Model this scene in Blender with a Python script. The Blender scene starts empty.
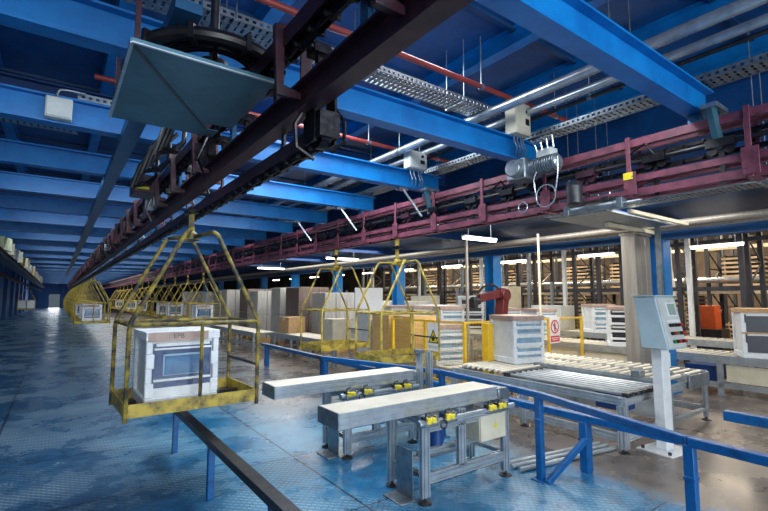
import bpy, bmesh, math, random
from mathutils import Vector, Matrix
S = bpy.context.scene
C = S.collection
R = random.Random(7)
PI = math.pi
# ------------------------------------------------------------------ camera, world, lights, exposure
YAW = math.radians(35.9); PITCH = math.radians(5.27)
cam_d = bpy.data.cameras.new('camera'); cam = bpy.data.objects.new('camera', cam_d); C.objects.link(cam)
cam_d.sensor_width = 36; cam_d.lens = 36 * 450 / 768; cam_d.clip_start = .05; cam_d.clip_end = 300
cam.location = (0, 0, 1.75); cam.rotation_euler = (PI / 2 + PITCH, 0, -YAW)
S.camera = cam
w = bpy.data.worlds.new('world'); S.world = w; w.use_nodes = True
w.node_tree.nodes['Background'].inputs[0].default_value = (.62, .8, 1, 1)
w.node_tree.nodes['Background'].inputs[1].default_value = .12
def area(name, loc, size, power, col=(1, 1, 1), rot=(0, 0, 0)):
    d = bpy.data.lights.new(name, 'AREA'); d.shape = 'RECTANGLE'; d.size, d.size_y = size
    d.energy = power; d.color = col
    o = bpy.data.objects.new(name, d); C.objects.link(o); o.location = loc; o.rotation_euler = rot
    return o
area('rear_fill', (1.6, -6.6, 2.3), (7, 3.6), 680, (.9, .96, 1), (PI / 2, 0, 0))  # added fill behind the camera, lighting beam faces and bench sides
area('hall_lamp', (1.0, -1.2, 4.3), (4, .5), 60, (.86, .94, 1), (math.radians(10), 0, 0))
area('bay_lamp', (2.9, 5.2, 4.45), (1.2, 4), 170, (.92, .97, 1))
area('cell_lamp', (7.3, 4.6, 3.28), (2.2, 4), 230, (1, .94, .84))
area('line_lamp', (10.6, 7, 3.2), (.6, 14), 210, (1, .95, .87))
area('store_lamp', (7.5, 15, 3.25), (2, 10), 340, (1, .95, .86))
for k in range(5): area('rack_lamp', (14.6 + .3 * (k % 2), 2.5 + 4.4 * k, 4.4), (.6, 2), 190, (1, .8, .56))
for k in range(6): area('back_lamp', (18.4, 2 + 4 * k, 4.3), (.6, 2), 170, (1, .82, .6))
for k in range(19):                      # unseen fill strips added behind crossbeams to light the next beam and floor
    area('beam_fill', (.5, 1.55 + 1.85 * (2 * k + 1) + .2, 3.58), (2.6, .08), 26, (.84, .93, 1), (math.radians(26), 0, 0))
    area('beam_fill', (3.2, 1.55 + 1.85 * (2 * k) + .2, 3.58), (2.2, .1), 24, (.9, .96, 1), (math.radians(26), 0, 0))
area('far_aisle_fill', (-.8, 78, 4.4), (2, 14), 260, (.85, .93, 1))  # added fill brightening the dark far end of the aisle
area('end_door_daylight', (-.3, 91.2, 1.15), (1.4, 2.1), 50, (.95, .98, 1), (-PI / 2, 0, 0))
area('far_lamp', (4.5, 44, 3.3), (5, 26), 500, (1, .95, .85))
S.view_settings.view_transform = 'Standard'; S.view_settings.look = 'None'
S.view_settings.gamma = 1; S.view_settings.use_curve_mapping = False
S.view_settings.exposure = 0.22
S.cycles.use_denoising = True
S.cycles.max_bounces = 8; S.cycles.transparent_max_bounces = 12
S.cycles.sample_clamp_indirect = 4

# ------------------------------------------------------------------ materials
def srgb(r, g, b):
    f = lambda c: (c / 255 / 12.92) if c / 255 <= .04045 else ((c / 255 + .055) / 1.055) ** 2.4
    return (f(r), f(g), f(b), 1)
def nodes(name):
    m = bpy.data.materials.new(name); m.use_nodes = True
    n = m.node_tree.nodes; l = m.node_tree.links
    return m, n, l, n['Principled BSDF']
def mat(name, c, c2=None, rough=.5, metal=0., scale=6., lo=.4, hi=.7, bump=0., rough2=None, stretch=None):
    m, n, l, b = nodes(name)
    b.inputs['Roughness'].default_value = rough; b.inputs['Metallic'].default_value = metal
    b.inputs['Base Color'].default_value = c
    if c2:
        tc = n.new('ShaderNodeTexCoord'); nz = n.new('ShaderNodeTexNoise'); rp = n.new('ShaderNodeValToRGB')
        nz.inputs['Scale'].default_value = scale; nz.inputs['Detail'].default_value = 8; nz.inputs['Roughness'].default_value = .65
        if stretch:
            mp = n.new('ShaderNodeMapping'); mp.inputs['Scale'].default_value = stretch
            l.new(tc.outputs['Object'], mp.inputs['Vector']); l.new(mp.outputs[0], nz.inputs['Vector'])
        else: l.new(tc.outputs['Object'], nz.inputs['Vector'])
        rp.color_ramp.elements[0].position = lo; rp.color_ramp.elements[0].color = c
        rp.color_ramp.elements[1].position = hi; rp.color_ramp.elements[1].color = c2
        l.new(nz.outputs['Fac'], rp.inputs['Fac']); l.new(rp.outputs[0], b.inputs['Base Color'])
        if rough2 is not None:
            mr = n.new('ShaderNodeMapRange'); mr.inputs['From Min'].default_value = lo; mr.inputs['From Max'].default_value = hi
            mr.inputs['To Min'].default_value = rough; mr.inputs['To Max'].default_value = rough2
            l.new(nz.outputs['Fac'], mr.inputs['Value']); l.new(mr.outputs[0], b.inputs['Roughness'])
        if bump:
            bp = n.new('ShaderNodeBump'); bp.inputs['Strength'].default_value = bump; bp.inputs['Distance'].default_value = .01
            l.new(nz.outputs['Fac'], bp.inputs['Height']); l.new(bp.outputs[0], b.inputs['Normal'])
    return m
def glow(name, c, s):
    m, n, l, b = nodes(name)
    b.inputs['Base Color'].default_value = c; b.inputs['Emission Color'].default_value = c; b.inputs['Emission Strength'].default_value = s
    return m
M = {}
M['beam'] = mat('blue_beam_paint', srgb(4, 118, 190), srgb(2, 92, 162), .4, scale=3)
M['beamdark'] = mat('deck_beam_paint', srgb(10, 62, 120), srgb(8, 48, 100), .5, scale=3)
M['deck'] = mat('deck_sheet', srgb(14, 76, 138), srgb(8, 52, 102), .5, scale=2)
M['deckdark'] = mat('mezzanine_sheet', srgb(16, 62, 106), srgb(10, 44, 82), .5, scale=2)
M['strip'] = mat('blue_grey_strip', srgb(46, 100, 142), srgb(34, 82, 124), .4, .3, scale=5)
M['railblue'] = mat('rail_blue_paint', srgb(10, 90, 154), srgb(10, 58, 108), .36, scale=14, lo=.5, hi=.72)
M['girderblue'] = mat('girder_blue_paint', srgb(8, 78, 134), srgb(8, 62, 112), .5, scale=3)
M['colblue'] = mat('column_blue_paint', srgb(10, 112, 180), srgb(8, 96, 160), .5, scale=4)
M['maroon'] = mat('maroon_paint', srgb(66, 34, 46), srgb(34, 24, 34), .42, .2, scale=9)
M['crimson'] = mat('crimson_paint', srgb(132, 70, 88), srgb(74, 42, 56), .45, .15, scale=7)
M['chain'] = mat('oily_chain', srgb(24, 24, 30), srgb(60, 58, 62), .35, .8, scale=30)
M['black'] = mat('black_rubber', srgb(20, 20, 24), srgb(34, 34, 38), .4, scale=8)
M['galv'] = mat('galvanised', srgb(150, 160, 168), srgb(112, 124, 134), .38, .75, scale=14)
M['plate'] = mat('sheet_steel', srgb(74, 118, 136), srgb(60, 98, 116), .4, .5, scale=4)
M['duct'] = mat('bright_duct', srgb(184, 192, 200), srgb(150, 160, 170), .26, .65, scale=10)
M['alu'] = mat('aluminium', srgb(196, 204, 210), srgb(166, 176, 184), .3, .6, scale=8)
M['aludark'] = mat('dark_aluminium', srgb(78, 86, 94), srgb(60, 66, 74), .5, .5, scale=8)  # dark grey aluminium for the crease line and cabinet windows
M['pale'] = mat('pale_top', srgb(226, 220, 204), srgb(204, 200, 186), .45, scale=5)
M['steel'] = mat('dark_steel', srgb(58, 60, 66), srgb(84, 82, 82), .4, .7, scale=11)
M['stain'] = mat('stainless', srgb(158, 154, 148), srgb(132, 128, 122), .4, .3, scale=3, stretch=(6, 6, .4))
M['yellow'] = mat('worn_yellow_paint', srgb(188, 164, 62), srgb(78, 72, 48), .5, scale=9, lo=.42, hi=.66)
M['yellowgrime_shaded'] = mat('shaded_grimy_yellow_paint', srgb(150, 132, 44), srgb(40, 39, 34), .5, scale=8, lo=.38, hi=.58)  # grimy yellow, base also darkened for the dim light on the foreground cage
M['yelbright'] = mat('yellow_paint', srgb(232, 190, 42), srgb(206, 160, 36), .45, scale=8)
M['clamp'] = mat('yellow_plastic', srgb(226, 206, 44), None, .5)
M['white'] = mat('white_paint', srgb(226, 230, 232), srgb(206, 210, 214), .45, scale=6)
M['foam'] = mat('white_foam', srgb(232, 236, 240), srgb(212, 218, 224), .7, scale=25)
M['cream'] = mat('cream_paint', srgb(214, 208, 186), srgb(196, 188, 164), .5, scale=5)
M['cabinet'] = mat('grey_blue_cabinet', srgb(176, 198, 206), srgb(160, 184, 194), .42, scale=3)
M['greybox'] = mat('light_grey_box', srgb(196, 202, 200), srgb(178, 184, 184), .45, scale=5)
M['card'] = mat('cardboard', srgb(196, 160, 118), srgb(170, 134, 96), .8, scale=8)
M['cardlid'] = mat('cardboard_lid', srgb(186, 160, 148), srgb(158, 132, 122), .8, scale=10)
M['ply'] = mat('plywood', srgb(222, 184, 120), srgb(196, 156, 98), .7, scale=4, stretch=(1, 1, 8))
M['ovenglass'] = mat('oven_glass', srgb(30, 62, 112), srgb(22, 44, 84), .12, scale=3)
M['darkglass'] = mat('dark_oven_glass', srgb(24, 28, 50), srgb(16, 20, 38), .4, scale=4)
M['ovenpane'] = mat('oven_window_glass', srgb(70, 118, 158), srgb(44, 88, 134), .1, scale=7)
M['ovenpale'] = mat('oven_pale_glass', srgb(150, 186, 208), srgb(112, 150, 180), .15, scale=4)
M['red'] = mat('red_pipe_paint', srgb(154, 58, 52), srgb(120, 46, 44), .45, scale=6)
M['redbtn'] = mat('red_plastic', srgb(190, 30, 34), None, .4)
M['grnbtn'] = mat('green_plastic', srgb(30, 120, 60), None, .4)
M['signred'] = mat('sign_red', srgb(206, 30, 44), None, .5)
M['signblack'] = mat('sign_black', srgb(20, 20, 20), None, .5)
M['orange'] = mat('orange_paint', srgb(206, 92, 40), srgb(180, 76, 32), .5, scale=5)
M['robot'] = mat('robot_red', srgb(96, 32, 32), srgb(60, 24, 26), .4, scale=6)
M['motor'] = mat('blue_motor', srgb(24, 66, 130), srgb(18, 50, 104), .4, scale=9)
M['rack'] = mat('rack_steel', srgb(70, 72, 80), srgb(52, 54, 62), .5, .4, scale=5)
M['tray'] = mat('tray_beige', srgb(196, 178, 150), srgb(160, 140, 114), .6, scale=6)
M['wrapgrey'] = mat('wrapped_grey', srgb(190, 190, 188), srgb(154, 152, 150), .35, scale=3, stretch=(6, 6, .6))
M['wrapbrown'] = mat('wrapped_brown', srgb(112, 92, 82), srgb(84, 68, 60), .4, scale=3, stretch=(6, 6, .6))
M['carton'] = mat('pale_green_carton', srgb(202, 204, 168), srgb(176, 180, 150), .7, scale=4)
M['wallwarm'] = mat('warm_wall', srgb(128, 114, 98), srgb(58, 52, 50), .8, scale=.6)
M['wallblue'] = mat('blue_wall_sheet', srgb(34, 112, 184), srgb(8, 44, 92), .55, scale=1.0, stretch=(1, 3.0, .05))
M['tube'] = glow('lamp_tube', (1, .96, .88, 1), 9)
M['screen'] = mat('screen_glass', srgb(150, 168, 160), None, .2)
# translucent film
m, n, l, b = nodes('clear_film'); M['film'] = m
tr = n.new('ShaderNodeBsdfTransparent'); mx = n.new('ShaderNodeMixShader'); nz = n.new('ShaderNodeTexNoise'); mr = n.new('ShaderNodeMapRange')
nz.inputs['Scale'].default_value = 7; nz.inputs['Detail'].default_value = 6
mr.inputs['From Min'].default_value = .42; mr.inputs['From Max'].default_value = .7; mr.inputs['To Min'].default_value = .03; mr.inputs['To Max'].default_value = .13
b.inputs['Base Color'].default_value = srgb(226, 236, 244); b.inputs['Roughness'].default_value = .18
l.new(nz.outputs['Fac'], mr.inputs['Value']); l.new(mr.outputs[0], mx.inputs[0]); l.new(tr.outputs[0], mx.inputs[1]); l.new(b.outputs[0], mx.inputs[2])
l.new(mx.outputs[0], n['Material Output'].inputs[0])
# mesh wire for fence infill: procedural holes
m, n, l, b = nodes('wire_mesh'); M['mesh'] = m
b.inputs['Base Color'].default_value = srgb(214, 178, 60); b.inputs['Roughness'].default_value = .5
tc = n.new('ShaderNodeTexCoord'); sep = n.new('ShaderNodeSeparateXYZ'); l.new(tc.outputs['Object'], sep.inputs[0])
def mth(op, a, bb=None, cc=None):
    q = n.new('ShaderNodeMath'); q.operation = op
    for i, v in enumerate((a, bb, cc)):
        if v is None: continue
        if isinstance(v, (int, float)): q.inputs[i].default_value = v
        else: l.new(v, q.inputs[i])
    return q.outputs[0]
along = mth('ADD', sep.outputs[0], sep.outputs[1])
gx = mth('LESS_THAN', mth('FRACT', mth('MULTIPLY', along, 14)), .05)
gz = mth('LESS_THAN', mth('FRACT', mth('MULTIPLY', sep.outputs[2], 14)), .05)
tr = n.new('ShaderNodeBsdfTransparent'); mx = n.new('ShaderNodeMixShader')
l.new(mth('MAXIMUM', gx, gz), mx.inputs[0]); l.new(tr.outputs[0], mx.inputs[1]); l.new(b.outputs[0], mx.inputs[2])
l.new(mx.outputs[0], n['Material Output'].inputs[0])
# floor
m, n, l, b = nodes('factory_floor'); M['floor'] = m
tc = n.new('ShaderNodeTexCoord'); sep = n.new('ShaderNodeSeparateXYZ'); l.new(tc.outputs['Object'], sep.inputs[0])
def noise(scale, detail=6, rough=.6, vec=None):
    q = n.new('ShaderNodeTexNoise'); q.inputs['Scale'].default_value = scale; q.inputs['Detail'].default_value = detail; q.inputs['Roughness'].default_value = rough
    l.new(vec or tc.outputs['Object'], q.inputs['Vector']); return q.outputs['Fac']
def ramp(fac, p0, c0, p1, c1):
    q = n.new('ShaderNodeValToRGB'); q.color_ramp.elements[0].position = p0; q.color_ramp.elements[0].color = c0
    q.color_ramp.elements[1].position = p1; q.color_ramp.elements[1].color = c1; l.new(fac, q.inputs['Fac']); return q.outputs[0]
def mixc(f, a, bb, mode='MIX'):
    q = n.new('ShaderNodeMix'); q.data_type = 'RGBA'; q.blend_type = mode
    for s, v in ((q.inputs[0], f), (q.inputs[6], a), (q.inputs[7], bb)):
        if isinstance(v, (int, float)): s.default_value = v
        elif isinstance(v, tuple): s.default_value = v
        else: l.new(v, s)
    return q.outputs[2]
def smooth(v, a, bb):
    q = n.new('ShaderNodeMapRange'); q.interpolation_type = 'SMOOTHSTEP'; q.inputs['From Min'].default_value = a; q.inputs['From Max'].default_value = bb
    l.new(v, q.inputs['Value']); return q.outputs[0]
X, Yc = sep.outputs[0], sep.outputs[1]
n1 = noise(.9, 8, .65); n2 = noise(5, 8, .7); n3 = noise(.35, 4, .5); n4 = noise(22, 4, .6)
blue = ramp(n1, .36, srgb(20, 102, 152), .64, srgb(84, 152, 184))
blue = mixc(mth('MULTIPLY', smooth(n2, .44, .8), .85), blue, srgb(38, 52, 70))
aisle = ramp(n1, .35, srgb(30, 80, 122), .68, srgb(84, 124, 154))
aisle = mixc(mth('MULTIPLY', smooth(n2, .42, .8), .6), aisle, srgb(30, 40, 56))
wob = mth('ADD', X, mth('MULTIPLY', mth('SUBTRACT', n1, .5), 1.6))
paint = mixc(smooth(wob, .3, 1.7), aisle, blue)
conc = ramp(n1, .34, srgb(88, 80, 76), .68, srgb(130, 120, 112))
conc = mixc(smooth(n2, .55, .8), conc, srgb(66, 62, 62))
far = smooth(mth('ADD', mth('MULTIPLY', X, 1.0), mth('ADD', mth('MULTIPLY', mth('SUBTRACT', n2, .5), .9), mth('MULTIPLY', mth('SUBTRACT', n1, .5), 1.4))), 4.05, 4.65)
mid = mth('MULTIPLY', smooth(Yc, 5.4, 7.5), smooth(wob, 1.8, 3.2))
col = mixc(mth('MAXIMUM', far, mth('MULTIPLY', mid, .8)), paint, conc)
# tread plate pattern on painted part
fx = mth('ABSOLUTE', mth('SUBTRACT', mth('FRACT', mth('MULTIPLY', mth('ADD', X, Yc), 14)), .5))
fy = mth('ABSOLUTE', mth('SUBTRACT', mth('FRACT', mth('MULTIPLY', mth('SUBTRACT', X, Yc), 14)), .5))
tread = mth('MULTIPLY', mth('MULTIPLY', smooth(fx, .30, .42), smooth(fy, .05, .2)), mth('SUBTRACT', 1, far))
col = mixc(mth('MULTIPLY', mth('MULTIPLY', tread, .9), smooth(n1, .42, .6)), col, srgb(176, 192, 204))
# plate seams
def seam(v, off, period, wd):
    a = mth('ABSOLUTE', mth('SUBTRACT', mth('FRACT', mth('ADD', mth('DIVIDE', mth('SUBTRACT', v, off), period), .5)), .5))
    return mth('LESS_THAN', mth('MULTIPLY', a, period), wd)
sm = mth('MULTIPLY', mth('MAXIMUM', seam(X, 2.2, 2.7, .012), seam(Yc, 4.75, 1.45, .009)), mth('SUBTRACT', 1, far))
col = mixc(mth('MULTIPLY', sm, .8), col, srgb(22, 30, 42))
l.new(col, b.inputs['Base Color'])
rg = n.new('ShaderNodeMapRange'); rg.inputs['From Min'].default_value = .3; rg.inputs['From Max'].default_value = .7
rg.inputs['To Min'].default_value = .14; rg.inputs['To Max'].default_value = .42; l.new(n1, rg.inputs['Value']); l.new(rg.outputs[0], b.inputs['Roughness'])
bp = n.new('ShaderNodeBump'); bp.inputs['Strength'].default_value = .35; bp.inputs['Distance'].default_value = .004
l.new(mth('ADD', tread, mth('ADD', mth('MULTIPLY', n4, .5), mth('MULTIPLY', sm, -2))), bp.inputs['Height']); l.new(bp.outputs[0], b.inputs['Normal'])

# ------------------------------------------------------------------ mesh builder
class MB:
    def __init__(s): s.v = []; s.f = []
    def add(s, vs, fs):
        k = len(s.v); s.v += [tuple(p) for p in vs]; s.f += [tuple(i + k for i in q) for q in fs]; return s
    def bx(s, x0, x1, y0, y1, z0, z1):
        return s.add([(x0, y0, z0), (x1, y0, z0), (x1, y1, z0), (x0, y1, z0), (x0, y0, z1), (x1, y0, z1), (x1, y1, z1), (x0, y1, z1)],
                     [(0, 3, 2, 1), (4, 5, 6, 7), (0, 1, 5, 4), (1, 2, 6, 5), (2, 3, 7, 6), (3, 0, 4, 7)])
    def obox(s, c, size, mtx):
        k = len(s.v); s.bx(*[q for d in size for q in (-d / 2, d / 2)])
        for i in range(k, len(s.v)): s.v[i] = tuple(mtx @ Vector(s.v[i]) + Vector(c))
        return s
    def bar(s, p0, p1, a, b, up=(0, 0, 1)):
        p0, p1 = Vector(p0), Vector(p1); d = p1 - p0; L = d.length; d.normalize()
        u = Vector(up)
        if abs(u.dot(d)) > .98: u = Vector((0, 1, 0))
        x = d.cross(u).normalized(); z = x.cross(d).normalized()
        m = Matrix((x, d, z)).transposed()
        return s.obox((p0 + p1) / 2, (a, L, b), m)
    def prism(s, prof, ax, t0, t1, off=(0, 0)):
        P = [(a + off[0], b + off[1]) for a, b in prof]; k = len(P)
        def pt(a, b, t): return {'x': (t, a, b), 'y': (a, t, b), 'z': (a, b, t)}[ax]
        vs = [pt(a, b, t0) for a, b in P] + [pt(a, b, t1) for a, b in P]
        fs = [tuple(range(k)), tuple(range(2 * k - 1, k - 1, -1))] + [(i, (i + 1) % k, k + (i + 1) % k, k + i) for i in range(k)]
        return s.add(vs, fs)
    def tube(s, pts, r, n=8, closed=False):
        pts = [Vector(p) for p in pts]; N = len(pts); rings = []
        up = None
        for i, p in enumerate(pts):
            if closed: d = (pts[(i + 1) % N] - pts[i - 1])
            else: d = (pts[min(i + 1, N - 1)] - pts[max(i - 1, 0)])
            d.normalize()
            if up is None:
                up = Vector((0, 0, 1)) if abs(d.z) < .9 else Vector((1, 0, 0))
            x = d.cross(up)
            if x.length < 1e-4: x = d.cross(Vector((0, 1, 0)))
            x.normalize(); y = x.cross(d).normalized(); up = y
            k = 1.
            if 0 < i < N - 1 or closed:
                a = (pts[i] - pts[i - 1]).normalized(); c = a.dot(d); k = 1 / max(c, .5)
            rings.append([p + (x * math.cos(t) + y * math.sin(t)) * r for t in [2 * PI * j / n for j in range(n)]])
        vs = [q for rg in rings for q in rg]; fs = []
        for i in range(N if closed else N - 1):
            a, b = i * n, ((i + 1) % N) * n
            fs += [(a + j, a + (j + 1) % n, b + (j + 1) % n, b + j) for j in range(n)]
        if not closed: fs += [tuple(range(n)), tuple(range((N - 1) * n + n - 1, (N - 1) * n - 1, -1))]
        return s.add(vs, fs)
    def cyl(s, p0, p1, r, n=12): return s.tube([p0, p1], r, n)
    def lathe(s, prof, c, ax='z', n=20):
        vs = []; fs = []
        for r, t in prof:
            for j in range(n):
                a = 2 * PI * j / n; u, v = r * math.cos(a), r * math.sin(a)
                vs.append({'z': (c[0] + u, c[1] + v, c[2] + t), 'x': (c[0] + t, c[1] + u, c[2] + v), 'y': (c[0] + u, c[1] + t, c[2] + v)}[ax])
        k = len(prof)
        for i in range(k - 1): fs += [(i * n + j, i * n + (j + 1) % n, (i + 1) * n + (j + 1) % n, (i + 1) * n + j) for j in range(n)]
        fs += [tuple(range(n)), tuple(range(k * n - 1, (k - 1) * n - 1, -1))]
        return s.add(vs, fs)
def build(name, mb, m, parent=None, bev=0, loc=None, ang=35):
    me = bpy.data.meshes.new(name); me.from_pydata(mb.v, [], mb.f)
    bm = bmesh.new(); bm.from_mesh(me); bmesh.ops.recalc_face_normals(bm, faces=bm.faces); bm.to_mesh(me); bm.free()
    me.polygons.foreach_set('use_smooth', [True] * len(me.polygons)); me.set_sharp_from_angle(angle=math.radians(ang))
    me.materials.append(M[m]); o = bpy.data.objects.new(name, me); C.objects.link(o)
    if parent: o.parent = parent
    if loc: o.location = loc
    if bev:
        q = o.modifiers.new('bevel', 'BEVEL'); q.width = bev; q.segments = 2; q.limit_method = 'ANGLE'; q.angle_limit = math.radians(40)
    return o
def tag(o, label, cat, group=None, kind=None):
    o['label'] = label; o['category'] = cat
    if group: o['group'] = group
    if kind: o['kind'] = kind
    return o
def thing(name, label, cat, loc=(0, 0, 0), rz=0, group=None):
    o = bpy.data.objects.new(name, None); o.empty_display_size = .1; C.objects.link(o); o.location = loc; o.rotation_euler = (0, 0, rz)
    return tag(o, label, cat, group)
def solo(name, mb, m, label, cat, loc=(0, 0, 0), group=None, bev=0, rz=0, kind=None):
    o = build(name, mb, m, None, bev, loc); o.rotation_euler = (0, 0, rz); return tag(o, label, cat, group, kind)
def struct(name, mb, m, parent=None):
    o = build(name, mb, m, parent)
    if not parent: o['kind'] = 'structure'
    return o
def dup(o, loc, label=None, rz=None, parent=None):
    c = o.copy(); C.objects.link(c)
    if parent: c.parent = parent
    else:
        c.location = loc
        if rz is not None: c.rotation_euler = (0, 0, rz)
        if label: c['label'] = label
    for ch in o.children: dup(ch, None, parent=c)
    return c
ORD = ['first', 'second', 'third', 'fourth', 'fifth', 'sixth', 'seventh', 'eighth', 'ninth', 'tenth', 'eleventh', 'twelfth', 'thirteenth', 'fourteenth', 'fifteenth',
       'sixteenth', 'seventeenth', 'eighteenth', 'nineteenth', 'twentieth'] + ['twenty-' + a for a in ['first', 'second', 'third', 'fourth', 'fifth', 'sixth', 'seventh', 'eighth', 'ninth']] + \
      ['thirtieth'] + ['thirty-' + a for a in ['first', 'second', 'third', 'fourth', 'fifth', 'sixth', 'seventh', 'eighth', 'ninth']] + ['fortieth']
def ibeam(w, h, tf, tw, z0=0):
    a, b = w / 2, tw / 2
    return [(-a, z0), (a, z0), (a, z0 + tf), (b, z0 + tf), (b, z0 + h - tf), (a, z0 + h - tf), (a, z0 + h), (-a, z0 + h), (-a, z0 + h - tf), (-b, z0 + h - tf), (-b, z0 + tf), (-a, z0 + tf)]
def slot(w, h, g=.015, d=.014, nw=1, nh=1):
    """aluminium extrusion outline with slots: nw slots per horizontal side, nh per vertical side, centred on 0,0"""
    pts = []
    def side(ax, ay, bx, by, k):
        dx, dy = bx - ax, by - ay; L = math.hypot(dx, dy); dx /= L; dy /= L; nx, ny = -dy, dx
        pts.append((ax, ay))
        for i in range(k):
            c = L * (i + .5) / k
            for t, q in ((c - g / 2, 0), (c - g / 2, d), (c + g / 2, d), (c + g / 2, 0)): pts.append((ax + dx * t + nx * q, ay + dy * t + ny * q))
    a, b = w / 2, h / 2
    side(-a, -b, a, -b, nw); side(a, -b, a, b, nh); side(a, b, -a, b, nw); side(-a, b, -a, -b, nh)
    return pts
def arc(c, r, a0, a1, k, ax='z', tilt=0):
    out = []
    for i in range(k + 1):
        a = a0 + (a1 - a0) * i / k; u, v = r * math.cos(a), r * math.sin(a)
        out.append({'z': (c[0] + u, c[1] + v, c[2]), 'x': (c[0], c[1] + u, c[2] + v), 'y': (c[0] + u, c[1], c[2] + v)}[ax])
    return out

# ================================================================== SETTING
struct('floor', MB().bx(-4, 24, -7, 92, -.1, 0), 'floor')
ce = struct('ceiling', MB().bx(-4, 24, -7, 92, 4.75, 4.85), 'deck')
for x in (-3.2, -2.0, -.8, .4, 1.6, 2.8, 4.0, 5.2, 6.4):                      # longitudinal blue purlins of the deck
    struct('purlin', MB().prism(ibeam(.14, .22, .015, .012, 4.53), 'y', -6, 90, (x, 0)), 'beam', ce)
sm_ = MB()
for i in range(64): sm_.bx(-4, 6.9, -6 + i * 1.5, -5.95 + i * 1.5, 4.71, 4.75)
struct('deck_seam', sm_, 'deckdark', ce)
for i in range(12):
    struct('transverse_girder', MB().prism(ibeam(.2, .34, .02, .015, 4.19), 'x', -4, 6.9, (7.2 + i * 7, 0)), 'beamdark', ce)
struct('wall_left', MB().bx(-4, -3.5, 14, 92, 0, 4.75), 'wallblue')
struct('wall_right', MB().bx(21, 21.2, -7, 92, 0, 4.75), 'wallwarm')
wb = MB(); wb.bx(-3.5, -1.0, 90, 90.2, 0, 4.75); wb.bx(.4, 21, 90, 90.2, 0, 4.75); wb.bx(-1.0, .4, 90, 90.2, 2.2, 4.75)
struct('wall_back', wb, 'wallblue')
struct('wall_upper', MB().bx(7.6, 7.7, -6, 90, 3.5, 4.75), 'deck')
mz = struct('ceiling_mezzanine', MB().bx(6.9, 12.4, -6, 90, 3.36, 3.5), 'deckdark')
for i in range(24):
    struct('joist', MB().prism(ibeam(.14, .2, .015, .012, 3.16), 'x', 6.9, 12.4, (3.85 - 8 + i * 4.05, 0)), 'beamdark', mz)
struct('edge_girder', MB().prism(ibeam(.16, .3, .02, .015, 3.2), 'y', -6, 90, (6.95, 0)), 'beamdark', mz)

# ================================================================== BLUE STEEL ABOVE
g = MB().prism(ibeam(.15, .27, .018, .014), 'x', -1.55, 4.88)
first = solo('crossbeam', g, 'beam', 'blue steel crossbeam nearest the camera, running across at top right', 'beam', (0, 1.55, 3.4), 'blue crossbeams under the roof')
for i in range(1, 38):
    dup(first, (0, 1.55 + 1.85 * i, 3.4), 'blue steel crossbeam, %s one back from the camera' % ORD[i])
solo('hanging_strip', MB().bx(-.07, .07, 2.5, 40, 3.3, 3.36).bx(-.07, -.062, 2.5, 40, 3.36, 3.396).bx(.062, .07, 2.5, 40, 3.36, 3.396), 'strip', 'long blue-grey flat channel running away under the crossbeams at left', 'channel', (.5, 0, 0))
solo('girder', MB().prism(ibeam(.2, .34, .02, .015), 'y', -4, 60), 'girderblue', 'deep blue girder carried on the blue columns along the right line', 'girder', (9.25, 0, 2.82))
cp = MB().prism(ibeam(.3, 2.82, .0, .0), 'y', 0, 0) if False else MB().prism([(-.15, -.15), (.15, -.15), (.15, -.13), (.02, -.13), (.02, .13), (.15, .13), (.15, .15), (-.15, .15), (-.15, .13), (-.02, .13), (-.02, -.13), (-.15, -.13)], 'z', 0, 2.82).bx(-.2, .2, -.2, .2, 0, .02)
for i in range(9):
    y = 3.85 + 4.05 * i
    solo('steel_column', cp, 'colblue', 'blue steel column behind the stainless pillar and control cabinet' if i == 0 else 'blue steel column under the girder, %s one back from the stainless pillar' % ORD[i], 'column', (9.25, y, 0), 'blue columns along the right line')

# ================================================================== ROOF SERVICES
def pipe(name, m, p0, p1, r, label, cat, group=None, clamps=0):
    p0, p1 = Vector(p0), Vector(p1); t = thing(name, label, cat, tuple(p0), 0, group); d = p1 - p0
    build('pipe', MB().cyl((0, 0, 0), d, r, 16), m, t)
    for i in range(clamps):
        q = d * ((i + .5) / clamps); u = d.normalized() * .025
        b_ = MB().tube([q - u, q + u], r * 1.15, 16); b_.cyl(q + Vector((0, 0, r)), q + Vector((0, 0, 4.72 - p0.z)), .006, 6); build('hanger_clamp', b_, 'galv', t)
    return t
pipe('duct', 'duct', (4.05, .4, 3.93), (4.05, 26, 3.93), .055, 'bright silver pipe overhead, nearer the aisle of the pair crossing top right', 'pipe', 'silver pipes under the roof', 8)
pipe('duct', 'duct', (4.45, .4, 3.95), (4.45, 26, 3.95), .045, 'bright silver pipe overhead, right-hand of the pair crossing top right', 'pipe', 'silver pipes under the roof', 8)
pipe('duct', 'steel', (4.62, .4, 3.93), (4.62, 26, 3.93), .022, 'thin dark pipe beside the two silver pipes at top right', 'pipe', None, 6)
pipe('sprinkler_pipe', 'red', (.2, 3.32, 4.12), (5.9, 3.32, 4.12), .03, 'red sprinkler pipe overhead crossing between the first two crossbeams', 'pipe', 'red pipes under the roof', 4)
pipe('sprinkler_pipe', 'red', (.2, 5.6, 4.12), (5.9, 5.6, 4.12), .03, 'red sprinkler pipe overhead glimpsed behind the second crossbeam', 'pipe', 'red pipes under the roof', 4)
pipe('sprinkler_pipe', 'red', (7.6, 1.2, 3.1), (12.2, 1.2, 3.1), .03, 'short red pipe under the dark deck at the right edge', 'pipe', 'red pipes under the roof', 3)
pipe('service_pipe', 'stain', (8.72, 0, 3.04), (8.72, 40, 3.04), .06, 'beige-grey pipe under the deck above the stainless pillar', 'pipe', 'pipes under the deck', 0)
pipe('service_pipe', 'stain', (8.95, 0, 3.0), (8.95, 40, 3.0), .045, 'thinner beige-grey pipe alongside the pipe above the stainless pillar', 'pipe', 'pipes under the deck', 0)
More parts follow.
